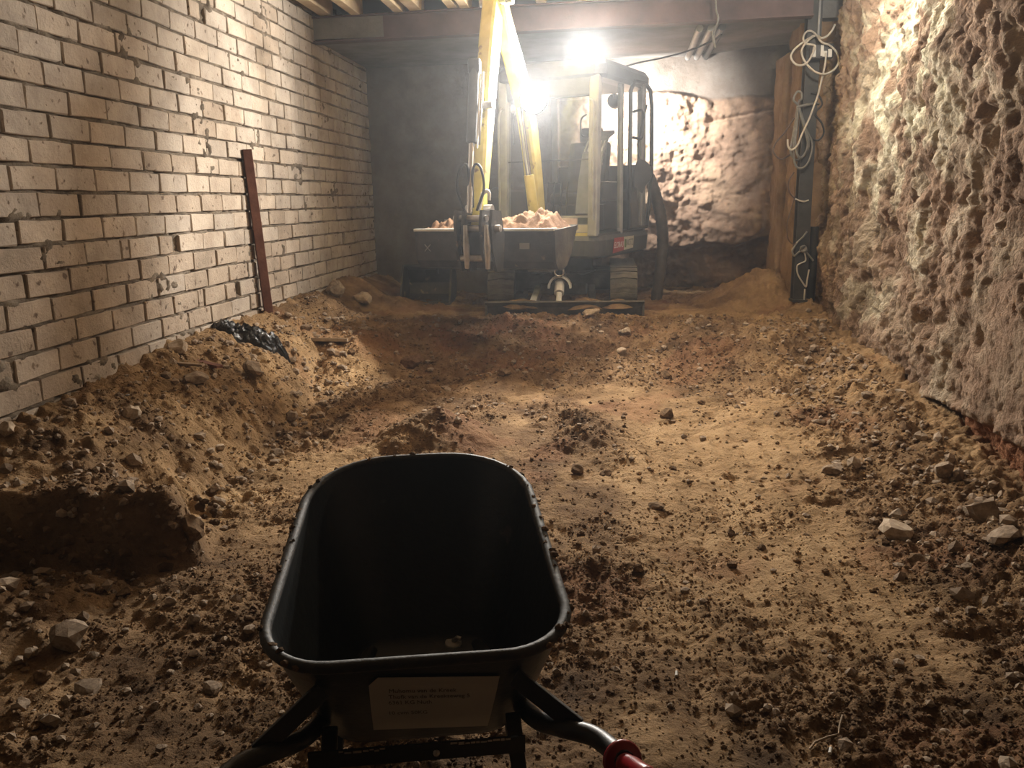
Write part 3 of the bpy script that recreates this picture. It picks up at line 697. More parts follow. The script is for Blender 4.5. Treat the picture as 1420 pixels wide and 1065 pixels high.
# --- cab
AL, AR, UF, UR = -.38, .70, .75, -.55; ZB, ZT = 1.19, 2.70
cab = MB()
cab.box(up((AL + AR) / 2, UF - .01, 1.29), (AR - AL, .04, .20), RU, .01); cabp = part(cab, 'cab_front_panel', 'cab_grey')
for (s0, s1, z0, z1, m) in ((.30, .40, 1.27, 1.37, 'sticker_cream'), (.42, .60, 1.23, 1.30, 'sticker_cream'), (.44, .62, 1.31, 1.37, 'print_dark'), (.40, .62, 1.195, 1.225, 'sticker_yellow')):
    mb = MB(); mb.prism([(s0, z0), (s1, z0), (s1, z1), (s0, z1)], lambda s, v: up(s, UF + .011, v), fV * .002); part(mb, 'sticker', m, cabp)
def pillar(pts, w_, d_, m='cab_grey', name='pillar'):
    mb = MB()
    for i in range(len(pts) - 1): mb.bar(pts[i], pts[i + 1], w_, d_, up=tuple(-fV) if abs((Vector(pts[i + 1]) - Vector(pts[i])).normalized().z) > .5 else (0, 0, 1), bev=.018)
    return part(mb, name, m)
pillar([up(AR - .05, UF, ZB), up(AR - .05, UF - .06, ZT)], .10, .09); pillar([up(AL + .05, UF, ZB), up(AL + .05, UF - .06, ZT)], .10, .09)
pillar([up(AR - .03, UR, ZB), up(AR - .03, UR + .03, ZT)], .08, .08); pillar([up(AL + .03, UR, ZB), up(AL + .03, UR + .03, ZT)], .08, .08)
pillar([up(AR - .02, .12, ZB), up(AR - .02, .12, ZT)], .05, .07); pillar([up(AL + .02, .12, ZB), up(AL + .02, .12, ZT)], .05, .07)
mb = MB()                                                          # seam tubes on the front pillars
mb.tube(spline([up(AR - .035, UF + .055, 1.35), up(AR - .035, UF + .05, 2.2), up(AR - .045, UF + .03, 2.42), up(AR - .08, UF + .02, 2.46)]), .012, 8); part(mb, 'grab_rail', 'cab_grey')
mb = MB(); mb.tube(spline([up(AL + .03, UF + .055, 1.35), up(AL + .03, UF + .05, 2.2), up(AL + .04, UF + .03, 2.40), up(AL + .08, UF + .02, 2.44)]), .012, 8); part(mb, 'grab_rail', 'cab_grey')
mb = MB(); mb.box(up((AL + AR) / 2, UF - .05, 2.60), (AR - AL - .02, .07, .20), RU, .02); part(mb, 'visor', 'body_dark')
mb = MB(); loft(mb, [[up(a, u, z) for a, u in rounded(AL - .03 + i, AR + .05 - i, UR - .06 + i, UF + .01 - i, .12)] for z, i in ((2.66, .03), (2.69, 0), (2.78, 0), (2.83, .03), (2.845, .09))]); roof = part(mb, 'roof', 'body_dark')
mb = MB(); mb.box(up((AL + AR) / 2, .1, ZB + .01), (AR - AL, 1.3, .03), RU); part(mb, 'cab_floor', 'body_dark')
mb = MB(); mb.box(up((AL + AR) / 2, UR + .01, 1.55), (AR - AL - .04, .03, .70), RU, .01); part(mb, 'rear_panel', 'body_dark')
mb = MB(); mb.box(up(AL + .01, .1, 1.42), (.02, 1.2, .44), RU); part(mb, 'side_panel', 'body_dark')
def glass(P, name):
    mb = MB(); mb.add(P, [(0, 1, 2, 3)]); return part(mb, name, 'glass')
glass([up(AL + .1, UF - .005, 1.39), up(AR - .1, UF - .005, 1.39), up(AR - .1, UF - .055, 2.5), up(AL + .1, UF - .055, 2.5)], 'windshield')
mb = MB(); mb.bar(up(AL + .1, UF - .02, 1.92), up(AR - .1, UF - .02, 1.92), .012, .012); part(mb, 'windshield_seal', 'body_dark')
glass([up(AR - .01, UF - .08, 1.25), up(AR - .01, .15, 1.25), up(AR - .01, .15, 2.62), up(AR - .01, UF - .1, 2.62)], 'side_window')
glass([up(AL + .06, UR + .02, 1.92), up(AR - .06, UR + .02, 1.92), up(AR - .06, UR + .02, 2.62), up(AL + .06, UR + .02, 2.62)], 'rear_window')
# door, swung back along the side
mb = MB(); D = [up(.745, .04, 1.24), up(.745, .02, 2.0), up(.745, .02, 2.60), up(.745, -.08, 2.70), up(.745, -.40, 2.72), up(.750, -.56, 2.66), up(.755, -.60, 2.50), up(.76, -.61, 1.9), up(.755, -.58, 1.55), up(.75, -.50, 1.24)]
mb.tube(D, .022, 10, closed=True); door = part(mb, 'door', 'black_metal')
mb = MB(); mb.tube(spline([up(.76, -.02, 2.40), up(.80, -.10, 2.42), up(.81, -.16, 2.40), up(.81, -.17, 2.28), up(.81, -.15, 2.16), up(.80, -.10, 2.14), up(.76, -.02, 2.15)], 5), .014, 8); part(mb, 'door_handle', 'black_metal', door)
mb = MB(); mb.bar(up(.745, -.30, 1.26), up(.748, -.34, 2.70), .03, .05, up=tuple(-fV)); part(mb, 'door_post', 'cab_grey', door)
mb = MB(); mb.add([up(.745, .03, 1.9), up(.755, -.6, 1.9), up(.75, -.58, 2.66), up(.745, .02, 2.66)], [(0, 1, 2, 3)]); part(mb, 'door_pane', 'glass', door)
mb = MB(); mb.prism([(.02, 1.25), (-.5, 1.25), (-.57, 1.55), (-.59, 1.88), (.02, 1.88)], lambda u, v: up(.745, u, v), rV * .012); part(mb, 'door_pane', 'glass', door)
mb = MB(); mb.tube([up(AL + .12, UF - .1, 2.1), up(AL + .10, UF - .14, 2.15), up(AL + .10, UF - .14, 2.35), up(AL + .13, UF - .1, 2.4)], .01, 8); part(mb, 'grab_handle', 'black_metal'); mb = MB(); mb.tube(spline([up(AR - .12, UF + .0, 2.12), up(AR - .16, UF + .03, 2.15), up(AR - .165, UF + .03, 2.28), up(AR - .12, UF, 2.33)], 5), .009, 8); part(mb, 'grab_handle', 'black_metal')
# mirror on its arm at the rear of the door
mp = Vector(aty(891, 241, 8.95)); mb = MB()
loft(mb, [[mp + Vector((x * k, y, z)) for x, z in ((-.085, -.13), (.0, -.20), (.03, -.13), (.105, -.03), (.11, .05), (.03, .13), (-.05, .15), (-.09, .05))] for y, k in ((-.03, .9), (-.015, 1), (.035, 1), (.05, .85))]); mir = part(mb, 'mirror', 'black_metal')
mb = MB(); mb.tube([mp + Vector((-.03, .02, .12)), mp + Vector((-.05, .05, .3)), up(.75, -.45, 2.5)], .012, 8); part(mb, 'mirror_arm', 'black_metal', mir)
# seat, console and levers
mb = MB(); mb.box(up(.16, -.02, 1.55), (.48, .48, .13), RU, .04); seat = part(mb, 'seat', 'seat')
mb = MB(); mb.box(up(.16, -.28, 1.86), (.46, .13, .58), RU @ Matrix.Rotation(math.radians(-12), 3, 'X'), .05); part(mb, 'backrest', 'seat', seat)
mb = MB(); mb.box(up(.16, -.36, 2.22), (.26, .10, .16), RU, .04); part(mb, 'headrest', 'seat', seat)
mb = MB(); mb.box(up(.16, -.05, 1.34), (.40, .40, .30), RU, .02); part(mb, 'seat_base', 'body_dark', seat)
for sa in (-.16, .5):
    mb = MB(); mb.box(up(sa, .08, 1.62), (.14, .5, .2), RU, .03); cs = part(mb, 'console', 'body_dark')
    mb = MB(); mb.tube([up(sa, .26, 1.7), up(sa, .29, 1.9)], .012, 8); mb.tube([up(sa, .29, 1.88), up(sa, .30, 1.93), up(sa, .31, 2.02)], [.02, .03, .022], 10); part(mb, 'joystick', 'rubber', cs)
for k, sa in enumerate((.05, .12, .2, .27)):
    mb = MB(); mb.tube([up(sa, .5, 1.22), up(sa, .55, 1.5), up(sa, .5, 1.72)], .01, 8); part(mb, 'travel_lever', 'black_metal')
mb = MB()                                                          # ribbed grey cover arching up beside the seat
arch = [(.62, 1.40), (.55, 1.70), (.44, 1.98), (.30, 2.14), (.14, 2.2)]
mb.sheet(arch, lambda u, v: up(.36 + .0 * u, u - .12, v), rV * .22, .03); cov = part(mb, 'console_cover', 'cab_grey')
for k in range(6):
    a = up(.375 + k * .037, .44 - .12, 2.0); mb = MB(); mb.tube([a + Vector((0, -.02, -.12)), a + Vector((0, -.005, .03)), a + fV * -.12 + Vector((0, 0, .145))], .008, 6); part(mb, 'cover_rib', 'white_paint', cov)

# --- boom, stick and bucket; the boom plane follows the pixels measured along it
def PB(x, y, Y): return Vector(aty(x, y, Y))
def boxpath(pts, ws, hs, lat):
    """rectangular section swept along a path; lat = lateral direction"""
    n = len(pts); rings = []; lat = Vector(lat).normalized()
    for i in range(n):
        t = (pts[min(i + 1, n - 1)] - pts[max(i - 1, 0)]).normalized(); nrm = lat.cross(t).normalized(); b = .02
        w_, h_ = ws[i] / 2, hs[i] / 2
        rings.append([pts[i] + lat * x + nrm * y for x, y in ((-w_ + b, -h_), (w_ - b, -h_), (w_, -h_ + b), (w_, h_ - b), (w_ - b, h_), (-w_ + b, h_), (-w_, h_ - b), (-w_, -h_ + b))])
    return loft(MB(), rings)
lat = Vector((math.cos(math.radians(18)), -math.sin(math.radians(18)), 0)); fwd = Vector((-lat.y * -1, 0, 0)); fwd = Vector((lat.y, -lat.x, 0))
bp = spline([PB(750, 372, 8.22), PB(744, 290, 8.16), PB(737, 215, 8.08), PB(728, 150, 7.98), PB(714, 92, 7.82), PB(700, 38, 7.64), PB(692, 2, 7.50)], 4)
nb = len(bp); boom = part(boxpath(bp, [.125 for i in range(nb)], [.13 + .07 * math.sin(math.pi * min(1, i / (nb - 1) * 1.02)) for i in range(nb)], lat), 'boom', 'yellow')
for i, nm in ((0, 'pin'), (nb - 1, 'pin'), (nb // 2, 'pin')):
    mb = MB(); mb.cyl(bp[i] - lat * .13, bp[i] + lat * .13, .038, 14); part(mb, nm, 'worn_steel', boom)
# boom ram in front of the boom, dipper ram on its back
mb = MB(); a, b = PB(748, 352, 8.05), bp[nb // 2] + fwd * .12; c = a.lerp(b, .55); mb.cyl(a, c, .048, 16); ram = part(mb, 'boom_ram', 'yellow')
mb = MB(); mb.cyl(c, b, .026, 12); part(mb, 'ram_rod', 'chrome', ram)
mb = MB(); a, b = PB(732, 128, 8.10), PB(706, 30, 7.95); c = a.lerp(b, .6); mb.cyl(a, c, .042, 16); ram = part(mb, 'stick_ram', 'body_dark')
mb = MB(); mb.cyl(c, b.lerp(c, -.1) if False else b, .024, 12); part(mb, 'ram_rod', 'chrome', ram)
for k, dx in enumerate((-.05, .0, .05)):
    mb = MB(); mb.tube(spline([PB(738, 250, 8.3) + lat * dx, PB(730, 160, 8.20) + lat * dx, PB(712, 75, 8.02) + lat * (dx * 1.3), PB(697, 10, 7.7) + lat * dx], 6), .011, 8); part(mb, 'hydraulic_hose', 'rubber', boom)
# stick
sp = [PB(686, -22, 7.58), PB(684, 2, 7.48), PB(679, 60, 7.38), PB(674, 130, 7.26), PB(670, 210, 7.12), PB(665, 290, 6.98), PB(661, 318, 6.93)]
stick = part(boxpath(sp, [.12, .13, .13, .12, .11, .10, .10], [.12, .18, .20, .18, .14, .11, .10], lat), 'stick', 'yellow')
for p in (sp[1], sp[5]):
    mb = MB(); mb.cyl(p - lat * .12, p + lat * .12, .036, 14); part(mb, 'pin', 'worn_steel', stick)
mb = MB(); p = PB(676, 146, 7.1); mb.box(p, (.09, .07, .06), None, .012); part(mb, 'hose_clamp', 'worn_steel', stick)
# bucket ram on the near side of the stick
a, b = PB(658, 92, 7.08), PB(651, 296, 6.80); c = a.lerp(b, .52)
mb = MB(); mb.cyl(a, c, .045, 16); mb.box(a, (.1, .1, .12), None, .02); ram = part(mb, 'bucket_ram', 'body_dark')
mb = MB(); mb.cyl(c, b, .026, 12); part(mb, 'ram_rod', 'chrome', ram)
mb = MB(); mb.tube([a + Vector((.07, -.02, -.05)), c + Vector((.07, -.02, .1)), c + Vector((.06, -.02, -.02))], .012, 8); mb.tube([a + Vector((.05, -.05, -.08)), c + Vector((.05, -.05, -.05))], .009, 8); part(mb, 'feed_pipe', 'chrome', ram)
for sx, q in ((-1, 0), (1, 1)):                                     # the two looping hoses above the coupler
    cx = 641 if sx < 0 else 664
    mb = MB(); mb.tube(spline([PB(cx - sx * 3, 292, 6.82), PB(cx + sx * 7, 262, 6.80), PB(cx + sx * 3, 234, 6.80), PB(cx - sx * 5, 228, 6.82), PB(cx - sx * 9, 244, 6.84), PB(cx - sx * 8, 288, 6.84)], 6), .0105, 8); part(mb, 'hydraulic_hose', 'rubber', stick)
mb = MB(); mb.tube(spline([PB(664, 292, 6.85), PB(668, 272, 6.85), PB(674, 265, 6.85), PB(678, 268, 6.85), PB(678, 278, 6.85)], 6), .016, 8); part(mb, 'lifting_hook', 'white_paint', stick)
# coupler: link plates, tilt block and hooks against the bucket's back plate
cp = PB(660, 320, 6.92); RB = Matrix((lat, -fwd, Vector((0, 0, 1)))).transposed()
def cpt(a, u, z): return cp + lat * a + fwd * u + Vector((0, 0, z))
mb = MB(); mb.box(cpt(.0, -.02, -.10), (.24, .20, .26), RB, .03); coup = part(mb, 'coupler', 'bucket_steel')
for a in (-.13, -.06, .10, .19):
    mb = MB(); mb.prism([(.12, .17), (.15, .06), (.13, -.16), (.06, -.33), (-.06, -.33), (-.10, -.05), (-.04, .16)], lambda u, v: cpt(a, u, v), lat * .025); part(mb, 'link_plate', 'bucket_steel', coup)
for a, z in ((-.0, .10), (.12, .02), (.03, -.22)):
    mb = MB(); mb.cyl(cpt(a - .16, .07, z), cpt(a + .14, .07, z), .03, 12); part(mb, 'pin', 'worn_steel', coup)
for a in (-.02, .17):
    mb = MB(); mb.tube([cpt(a, .15, .05), cpt(a + .01, .16, -.12), cpt(a - .005, .13, -.30)], [.018, .03, .02], 8); part(mb, 'locking_bolt', 'worn_steel', coup)
# bucket, curled so that it carries soil
BLp, BRp = PB(575, 319, 7.33), PB(769, 320, 6.93); bz0 = (BLp.z + BRp.z) / 2
bd = (BRp - BLp); bd.z = 0; BWd = bd.length; bl_ = bd.normalized(); bf = Vector((bl_.y, -bl_.x, 0))
def bk(a, u, z): return Vector((BLp.x, BLp.y, bz0)) + bl_ * a + bf * u + Vector((0, 0, z))
prof = [(.03, 0), (0, 0), (-.005, -.12), (-.02, -.26), (-.07, -.325), (-.17, -.345), (-.30, -.31), (-.42, -.20), (-.52, -.05), (-.56, .02)]
mb = MB(); mb.sheet(prof[1:], lambda u, v: bk(0, u, v), bl_ * BWd, .014); bkt = part(mb, 'bucket', 'bucket_steel')
for a in (0, BWd - .02):
    mb = MB(); mb.prism(prof[1:], lambda u, v: bk(a, u, v), bl_ * .02); part(mb, 'side_plate', 'bucket_steel' if a == 0 else 'muddy_steel', bkt)
mb = MB(); mb.box(bk(BWd / 2, -.02, .004), (BWd, .085, .022), Matrix((bl_, -bf, Vector((0, 0, 1)))).transposed(), .004); part(mb, 'top_flange', 'white_paint', bkt)  # pale paint puts the lamplight on the steel edge into its colour
mb = MB(); mb.bar(bk(0, -.57, .03), bk(BWd, -.57, .03), .02, .10); part(mb, 'cutting_edge', 'worn_steel', bkt)
mb = MB(); mb.box(bk(BWd * .80, .012, -.13), (.09, .006, .05), Matrix((bl_, -bf, Vector((0, 0, 1)))).transposed()); part(mb, 'maker_plate', 'cab_grey', bkt)
mb = MB()
for s in (-1, 1): mb.bar(bk(.13 - .03, .008, -.15 - s * .03), bk(.13 + .03, .008, -.15 + s * .03), .008, .006, up=tuple(bf))
part(mb, 'scratch_mark', 'cab_grey', bkt)
# soil heaped in the bucket
aa = np.linspace(.02, BWd - .02, 110); uu = np.linspace(-.52, -.02, 44); AA, UU = np.meshgrid(aa, uu)
edge = np.minimum(np.minimum(AA, BWd - AA) / .12, np.minimum(UU + .56, -UU) / .14).clip(0, 1)
HZ = -.04 + .10 * edge * (.55 + .45 * sstep(.5, .8, AA)) + .045 * sstep(.62, .95, AA) * edge + .05 * np.exp(-((AA - .25) / .07) ** 2) * edge + edge * (.04 * fbm(AA * 5, UU * 5, 601, 4) + clods(AA, UU, .07, 611, .5, .03) + clods(AA, UU, .035, 613, .5, .018) + .012 * fbm(AA * 22, UU * 22, 617, 2))
org = bk(0, 0, 0)
SV = np.stack([org.x + bl_.x * AA + bf.x * UU, org.y + bl_.y * AA + bf.y * UU, org.z + HZ], -1).reshape(-1, 3)
MAT['red_soil'] = mat('red_soil', [(.10, .055, .032), (.17, .10, .06), (.24, .145, .09)], .95, 0, 6.0, .5, 60, spec=.15)
tag(mesh_np('bucket_soil', SV, grid_faces(110, 44), MAT['red_soil'], None, True), 'reddish brown soil heaped in the wide excavator bucket', 'soil', kind='stuff')

# --- work lamps of the machine
mb = MB(); lp = Vector(aty(815, 76, 8.30)); mb.bar(lp + Vector((0, .08, -.02)), Vector((lp.x + .03, lp.y + .16, 2.82)), .03, .05); part(mb, 'lamp_bracket', 'black_metal', roof)
work_light(lp, (-.10, -1, -.05), POW_ROOF, .115, exc, EX0)
lb = Vector(aty(740, 138, 7.76)); mb = MB(); mb.bar(lb + Vector((0, .07, 0)), bp[nb // 2] + fwd * .05, .03, .05); part(mb, 'lamp_bracket', 'black_metal', boom)
work_light(lb, (-.12, -1, -.02), POW_BOOM, .115, exc, EX0)
lr = up(.26, -.80, 2.60); mb = MB(); mb.bar(lr + Vector((0, -.05, 0)), up(.33, -.56, 2.74), .03, .04); part(mb, 'lamp_bracket', 'black_metal', roof)
work_light(lr, (.42, 1, -.22), POW_REAR, .07, exc, EX0, 125.0)

# ================================================================ THINGS ALONG THE RIGHT WALL
def lpart(mb, L0, name, m, parent):
    """build from world coordinates below a thing whose origin is L0"""
    mb.v = [(p[0] - L0[0], p[1] - L0[1], p[2] - L0[2]) for p in mb.v]
    return mb.build(name, MAT[m] if isinstance(m, str) else m, parent)
MAT['post'] = mat('post', [(.022, .022, .022), (.038, .037, .036), (.06, .056, .05)], .6, .2, 5.0, .15, 40)
PZ = gz(1.9, 8.46) - .03
pst = empty('steel_post', (1.9025, 8.48, PZ)); tag(pst, 'black steel post by the ochre pilaster, hung with cables', 'post')
P0 = (1.9025, 8.48, PZ)
mb = MB(); mb.box((1.9025, 8.42, (PZ + 3.55) / 2), (.125, .014, 3.55 - PZ)); lpart(mb, P0, 'front_flange', 'post', pst)
mb = MB(); mb.box((1.9025, 8.55, (PZ + 3.55) / 2), (.125, .014, 3.55 - PZ)); lpart(mb, P0, 'rear_flange', 'post', pst)
mb = MB(); mb.box((1.9025, 8.485, (PZ + 3.55) / 2), (.012, .12, 3.55 - PZ)); lpart(mb, P0, 'web', 'post', pst)
mb = MB(); mb.box((1.9025, 8.485, PZ + .012), (.14, .19, .024)); lpart(mb, P0, 'base_plate', 'post', pst)
mb = MB(); mb.tube([(1.935, 8.405, 3.5), (1.935, 8.405, 2.95)], .012, 8); lpart(mb, P0, 'conduit', 'cab_grey', pst)

bxp = Vector(aty(1139, 72, 8.36)); jb = empty('socket_box', tuple(bxp)); tag(jb, 'small dark power socket box with pale sockets fixed to the black post', 'socket box')
mb = MB(); mb.box(bxp, (.20, .09, .13), None, .012); lpart(mb, bxp, 'housing', 'black_metal', jb)
for dx, dz, w_, h_ in ((-.075, .0, .03, .10), (-.005, .005, .028, .10), (.02, -.025, .04, .05), (.065, -.02, .035, .07)):
    mb = MB(); mb.box(bxp + Vector((dx, -.048, dz)), (w_, .016, h_), None, .004); lpart(mb, bxp, 'socket_face', 'white_paint', jb)
mb = MB(); mb.box(((1.93 + bxp.x + .06) / 2, 8.408, bxp.z - .01), (bxp.x + .06 - 1.93, .012, .07)); lpart(mb, bxp, 'bracket', 'black_metal', jb)

MAT['cable_white'] = mat('cable_white', [(.42, .38, .32), (.55, .51, .45)], .5, 0, 20.0)
MAT['cable_grey'] = mat('cable_grey', [(.12, .12, .11), (.20, .19, .17)], .55, 0, 20.0)
MAT['cable_black'] = mat('cable_black', [(.012, .012, .012), (.025, .024, .022)], .55, 0, 20.0)
MAT['cable_brown'] = mat('cable_brown', [(.05, .03, .02), (.09, .055, .035)], .6, 0, 20.0)
def cable(name, pts, crop, r, m, label, Y=8.385, wob=.0, group=None, cat='cable'):
    ox, oy, s = crop; P = []
    for i, (cx, cy) in enumerate(pts): P.append(Vector(aty(ox + cx / s, oy + cy / s, Y(cx, cy, i)))) if callable(Y) else P.append(Vector(aty(ox + cx / s, oy + cy / s, Y - .012 * (i % 3) * (1 if wob else 0) - wob * i / len(pts))))
    o0 = P[-1].copy(); mb = MB(); mb.tube([p - o0 for p in spline(P, 6)], r, 7)
    o = mb.build(name, MAT[m]); o.location = o0; return tag(o, label, cat, group)
C4, C5, C6 = (1060, 0, 7.607), (1060, 120, 6.66), (1060, 270, 6.27)
cable('coiled_cable', [(745, 255), (715, 320), (660, 380), (600, 400), (550, 375), (470, 420), (400, 510), (400, 590), (450, 680), (540, 760), (640, 780), (740, 730), (785, 640), (760, 550), (690, 480), (600, 440), (540, 360), (480, 325), (430, 350), (410, 410), (440, 460), (530, 480), (520, 540), (460, 650), (390, 690), (320, 670), (280, 600), (310, 530), (400, 450), (520, 375)], C4, .0095, 'cable_white', 'white cable tied in wide loops around the socket box', lambda x, y, i: 8.386 - .004 * (i % 3) if y < 400 and x < 640 else 8.262 if y > 700 else 8.277 + .004 * (i % 3))
cable('mains_cable', [(650, 560), (640, 680), (600, 860), (565, 1000), (530, 1100), (470, 1260), (395, 1420), (350, 1530), (290, 1580), (250, 1545), (245, 1470)], C4, .009, 'cable_white', 'single white cable hanging from the socket box down the post', lambda x, y, i: 8.297 if y < 700 else 8.288)
cable('extension_cable', [(310, 175), (262, 470), (240, 600), (300, 680), (390, 600), (405, 480), (325, 210), (300, 160), (268, 120), (300, 50), (340, 60), (345, 110), (310, 165), (285, 400), (268, 560), (285, 720), (345, 755), (410, 690), (440, 520), (350, 330), (318, 190), (300, 380), (285, 520), (310, 640), (360, 640), (400, 520), (345, 300), (312, 180)], C5, .0105, 'cable_grey', 'grey extension cable coiled in a long bundle hung on the black post', 8.400, .05)
cable('tie_strap', [(300, 195), (330, 183), (400, 168), (470, 158), (500, 162)], C5, .012, 'cable_grey', 'short grey strap holding the coiled extension cable to the post', lambda x, y, i: (8.35, 8.335, 8.36, 8.40, 8.44)[i])
cable('black_cable', [(430, 62), (480, 72), (515, 105), (530, 170), (470, 250), (530, 340), (548, 430), (500, 495), (440, 485)], C5, .009, 'cable_black', 'black cable bulging out in two arcs between post and earth wall', 8.404)
cable('brown_cable', [(275, 290), (190, 420), (100, 530), (88, 610), (150, 670), (230, 635), (270, 600)], C5, .008, 'cable_brown', 'thin brown cable looping sideways across the ochre pilaster', 8.40)
cable('thin_wire', [(275, 790), (225, 880), (235, 980), (290, 1040), (310, 1060)], C5, .007, 'cable_brown', 'thin brown wire hooked on the post below the coiled cable', 8.40)
cable('bell_wire', [(268, 10), (225, 150), (198, 260), (205, 380), (250, 430), (275, 420)], C6, .006, 'cable_brown', 'fine brown wire bowing out beside the lower half of the post', 8.40)
cable('cable_tie', [(265, 35), (300, 50), (345, 60), (385, 48)], C6, .008, 'cable_white', 'pale cable tie around the middle of the black post', 8.40)
cable('knotted_cord', [(372, 320), (330, 375), (290, 410), (262, 450), (242, 492), (262, 530), (300, 500), (340, 478), (380, 520), (425, 575)], C6, .010, 'cable_grey', 'grey cord knotted crosswise around the lower post', 8.403)
cable('dangling_cord', [(345, 480), (358, 570), (320, 595), (285, 620), (290, 690), (330, 760), (362, 800), (372, 740), (388, 650)], C6, .008, 'cable_white', 'pale cord dangling in a loop low on the black post', lambda x, y, i: 8.385 if i == 0 else 8.403)
cable('cord_end', [(352, 820), (348, 880), (342, 925), (310, 945), (268, 948)], C6, .008, 'cable_white', 'frayed pale cord end at the foot of the black post', 8.404)
mb = MB(); q = Vector(aty(1114, 345, 8.394)); [mb.tube(spline([(.026 * math.cos(a + k), -.006 + .012 * math.sin(2 * a + k), .026 * math.sin(a) * (1 - .25 * k)) for a in [.9 * j for j in range(8)]], 4), .0115, 7) for k in range(2)]
o = mb.build('cord_knot', MAT['cable_grey']); o.location = q; tag(o, 'lump of knotted grey cord on the lower black post', 'knot')
# black tube standing in the corner behind the post
mb = MB(); q = Vector((2.018, 8.46, gz(2.018, 8.46) - .03)); mb.tube([(0, 0, 0), (.0, 0, .35), (.0, 0, .75)], .040, 12)
o = mb.build('cable_duct', MAT['rubber']); o.location = q; tag(o, 'short black plastic duct standing against the foot of the post', 'duct')

# hanging cords and pipes at the beam
def wire(name, pix, r, m, label, cat='cable'):
    P = [Vector(aty(*p)) if not isinstance(p, Vector) else p for p in pix]; mb = MB(); mb.tube([p - P[0] for p in spline(P, 6)], r, 7); o = mb.build(name, MAT[m]); o.location = P[0]; return tag(o, label, cat)
wire('hanging_wire', [(992, -14, 8.28), (993, 12, 8.28), (996, 27, 8.28), (990, 48, 8.28), (992, 66, 8.28)], .009, 'cable_grey', 'pale grey wire dangling over the front of the steel beam')
wire('hanging_wire', [(996, 20, 8.27), (994, 34, 8.27), (988, 44, 8.27), (989, 60, 8.27)], .007, 'cable_grey', 'second short wire end twisted with the one on the steel beam')
wire('sagging_cable', [Vector((1.11, 8.78, 3.083)), (985, 58, 8.9), (950, 72, 9.1), (915, 81, 9.15), (885, 87, 9.1), up(.42, -.22, 2.852), up(.30, .1, 2.852)], .009, 'cable_black', 'black cable sagging below the concrete soffit behind the beam')
for k, (x0, x1, m, lb) in enumerate(((.935, .885, 'cab_grey', 'grey pipe under the soffit, first of the pair'), (1.035, .995, 'cab_grey', 'grey pipe under the soffit, beside the dark one'), (1.14, 1.10, 'body_dark', 'dark pipe under the soffit beside two grey ones'))):
    mb = MB(); mb.tube([(0, 0, 0), (x0 - x1, 1.72, 0)], .034, 14); o = mb.build('ceiling_pipe', MAT[m]); o.location = (x1, 8.62, 3.12); tag(o, lb, 'pipe')
# lamp under the joists close to the right wall
LC = Vector((1.78, 6.35, 3.20)); cl = empty('caged_lamp', tuple(LC)); tag(cl, 'caged work lamp hung under the joists beside the earth wall', 'lamp')
mb = MB(); mb.lathe([(0, .15), (.03, .145), (.04, .10), (.045, .05), (.0, .05)], (0, 0, 0), (0, 0, 1), 16); mb.build('lamp_holder', MAT['rubber'], cl)
MAT['bulb'] = mat('bulb', (1, 1, 1), .3, emit=((1.0, .93, .80), POW_CEIL / (math.pi * 4 * math.pi * .05 ** 2)))
mb = MB(); mb.lathe([(.0, .055), (.03, .045), (.05, 0), (.035, -.037), (0, -.05)], (0, 0, 0), (0, 0, 1), 16); mb.build('bulb', MAT['bulb'], cl)
for k in range(4):
    a = k * math.pi / 4; c, s_ = math.cos(a), math.sin(a)
    mb = MB(); mb.tube(spline([(.05 * c, .05 * s_, .09), (.085 * c, .085 * s_, 0), (.05 * c, .05 * s_, -.09), (0, 0, -.11), (-.05 * c, -.05 * s_, -.09), (-.085 * c, -.085 * s_, 0), (-.05 * c, -.05 * s_, .09)], 4), .003, 6); mb.build('cage_wire', MAT['cab_grey'], cl)
mb = MB(); mb.tube([(0, 0, .14), (.01, 0, .17), (.02, 0, .19)], .006, 6); mb.build('lamp_cord', MAT['cable_black'], cl)

# ================================================================ THINGS ON THE LEFT AND AT THE BACK
pb = Vector((-2.83, 6.72, gz(-2.83, 6.72) - .06)); ptop = Vector((-2.865, 6.63, 1.99)); mb = MB()
mb.bar(Vector((0, 0, 0)), ptop - pb, .075, .07, up=(.85, .5, 0), bev=.004)
o = mb.build('steel_pole', MAT['rust']); o.location = pb; tag(o, 'rust brown square steel pole leaning upright against the brick wall', 'pole')

# crumpled black bag
MAT['bag'] = mat('bag', [(.006, .006, .007), (.012, .012, .013)], .22, 0, 6.0, .4, 26)
bp0 = onground(333, 468); bp0[0] += .06; n1, n2 = 60, 34; U, V_ = np.meshgrid(np.linspace(-1, 1, n1), np.linspace(-1, 1, n2))
rr = np.hypot(U, V_); hh = .11 * np.clip(1 - rr ** 2, 0, 1) ** .6 * (.75 + .6 * fbm(U * 2.2, V_ * 2.2, 701, 3)) + .028 * np.abs(fbm(U * 5, V_ * 5, 711, 3)) * (rr < .95)
bx_ = bp0[0] + U * .25 + .03 * noise(U * 3, V_ * 3, 721) + .02; by_ = bp0[1] + V_ * .13 + .10 * U + .03 * noise(U * 3, V_ * 3, 731)
base = np.array([[gz(a, b) for a, b in zip(r1, r2)] for r1, r2 in zip(bx_, by_)])
bg = mesh_np('plastic_bag', np.stack([bx_ - bp0[0], by_ - bp0[1], np.where(rr < .98, base + hh, base - .01) - bp0[2]], -1).reshape(-1, 3), grid_faces(n1, n2), MAT['bag'], None, False)
bg.location = bp0; tag(bg, 'crumpled shiny black plastic bag lying on the soil by the brick wall', 'bag')

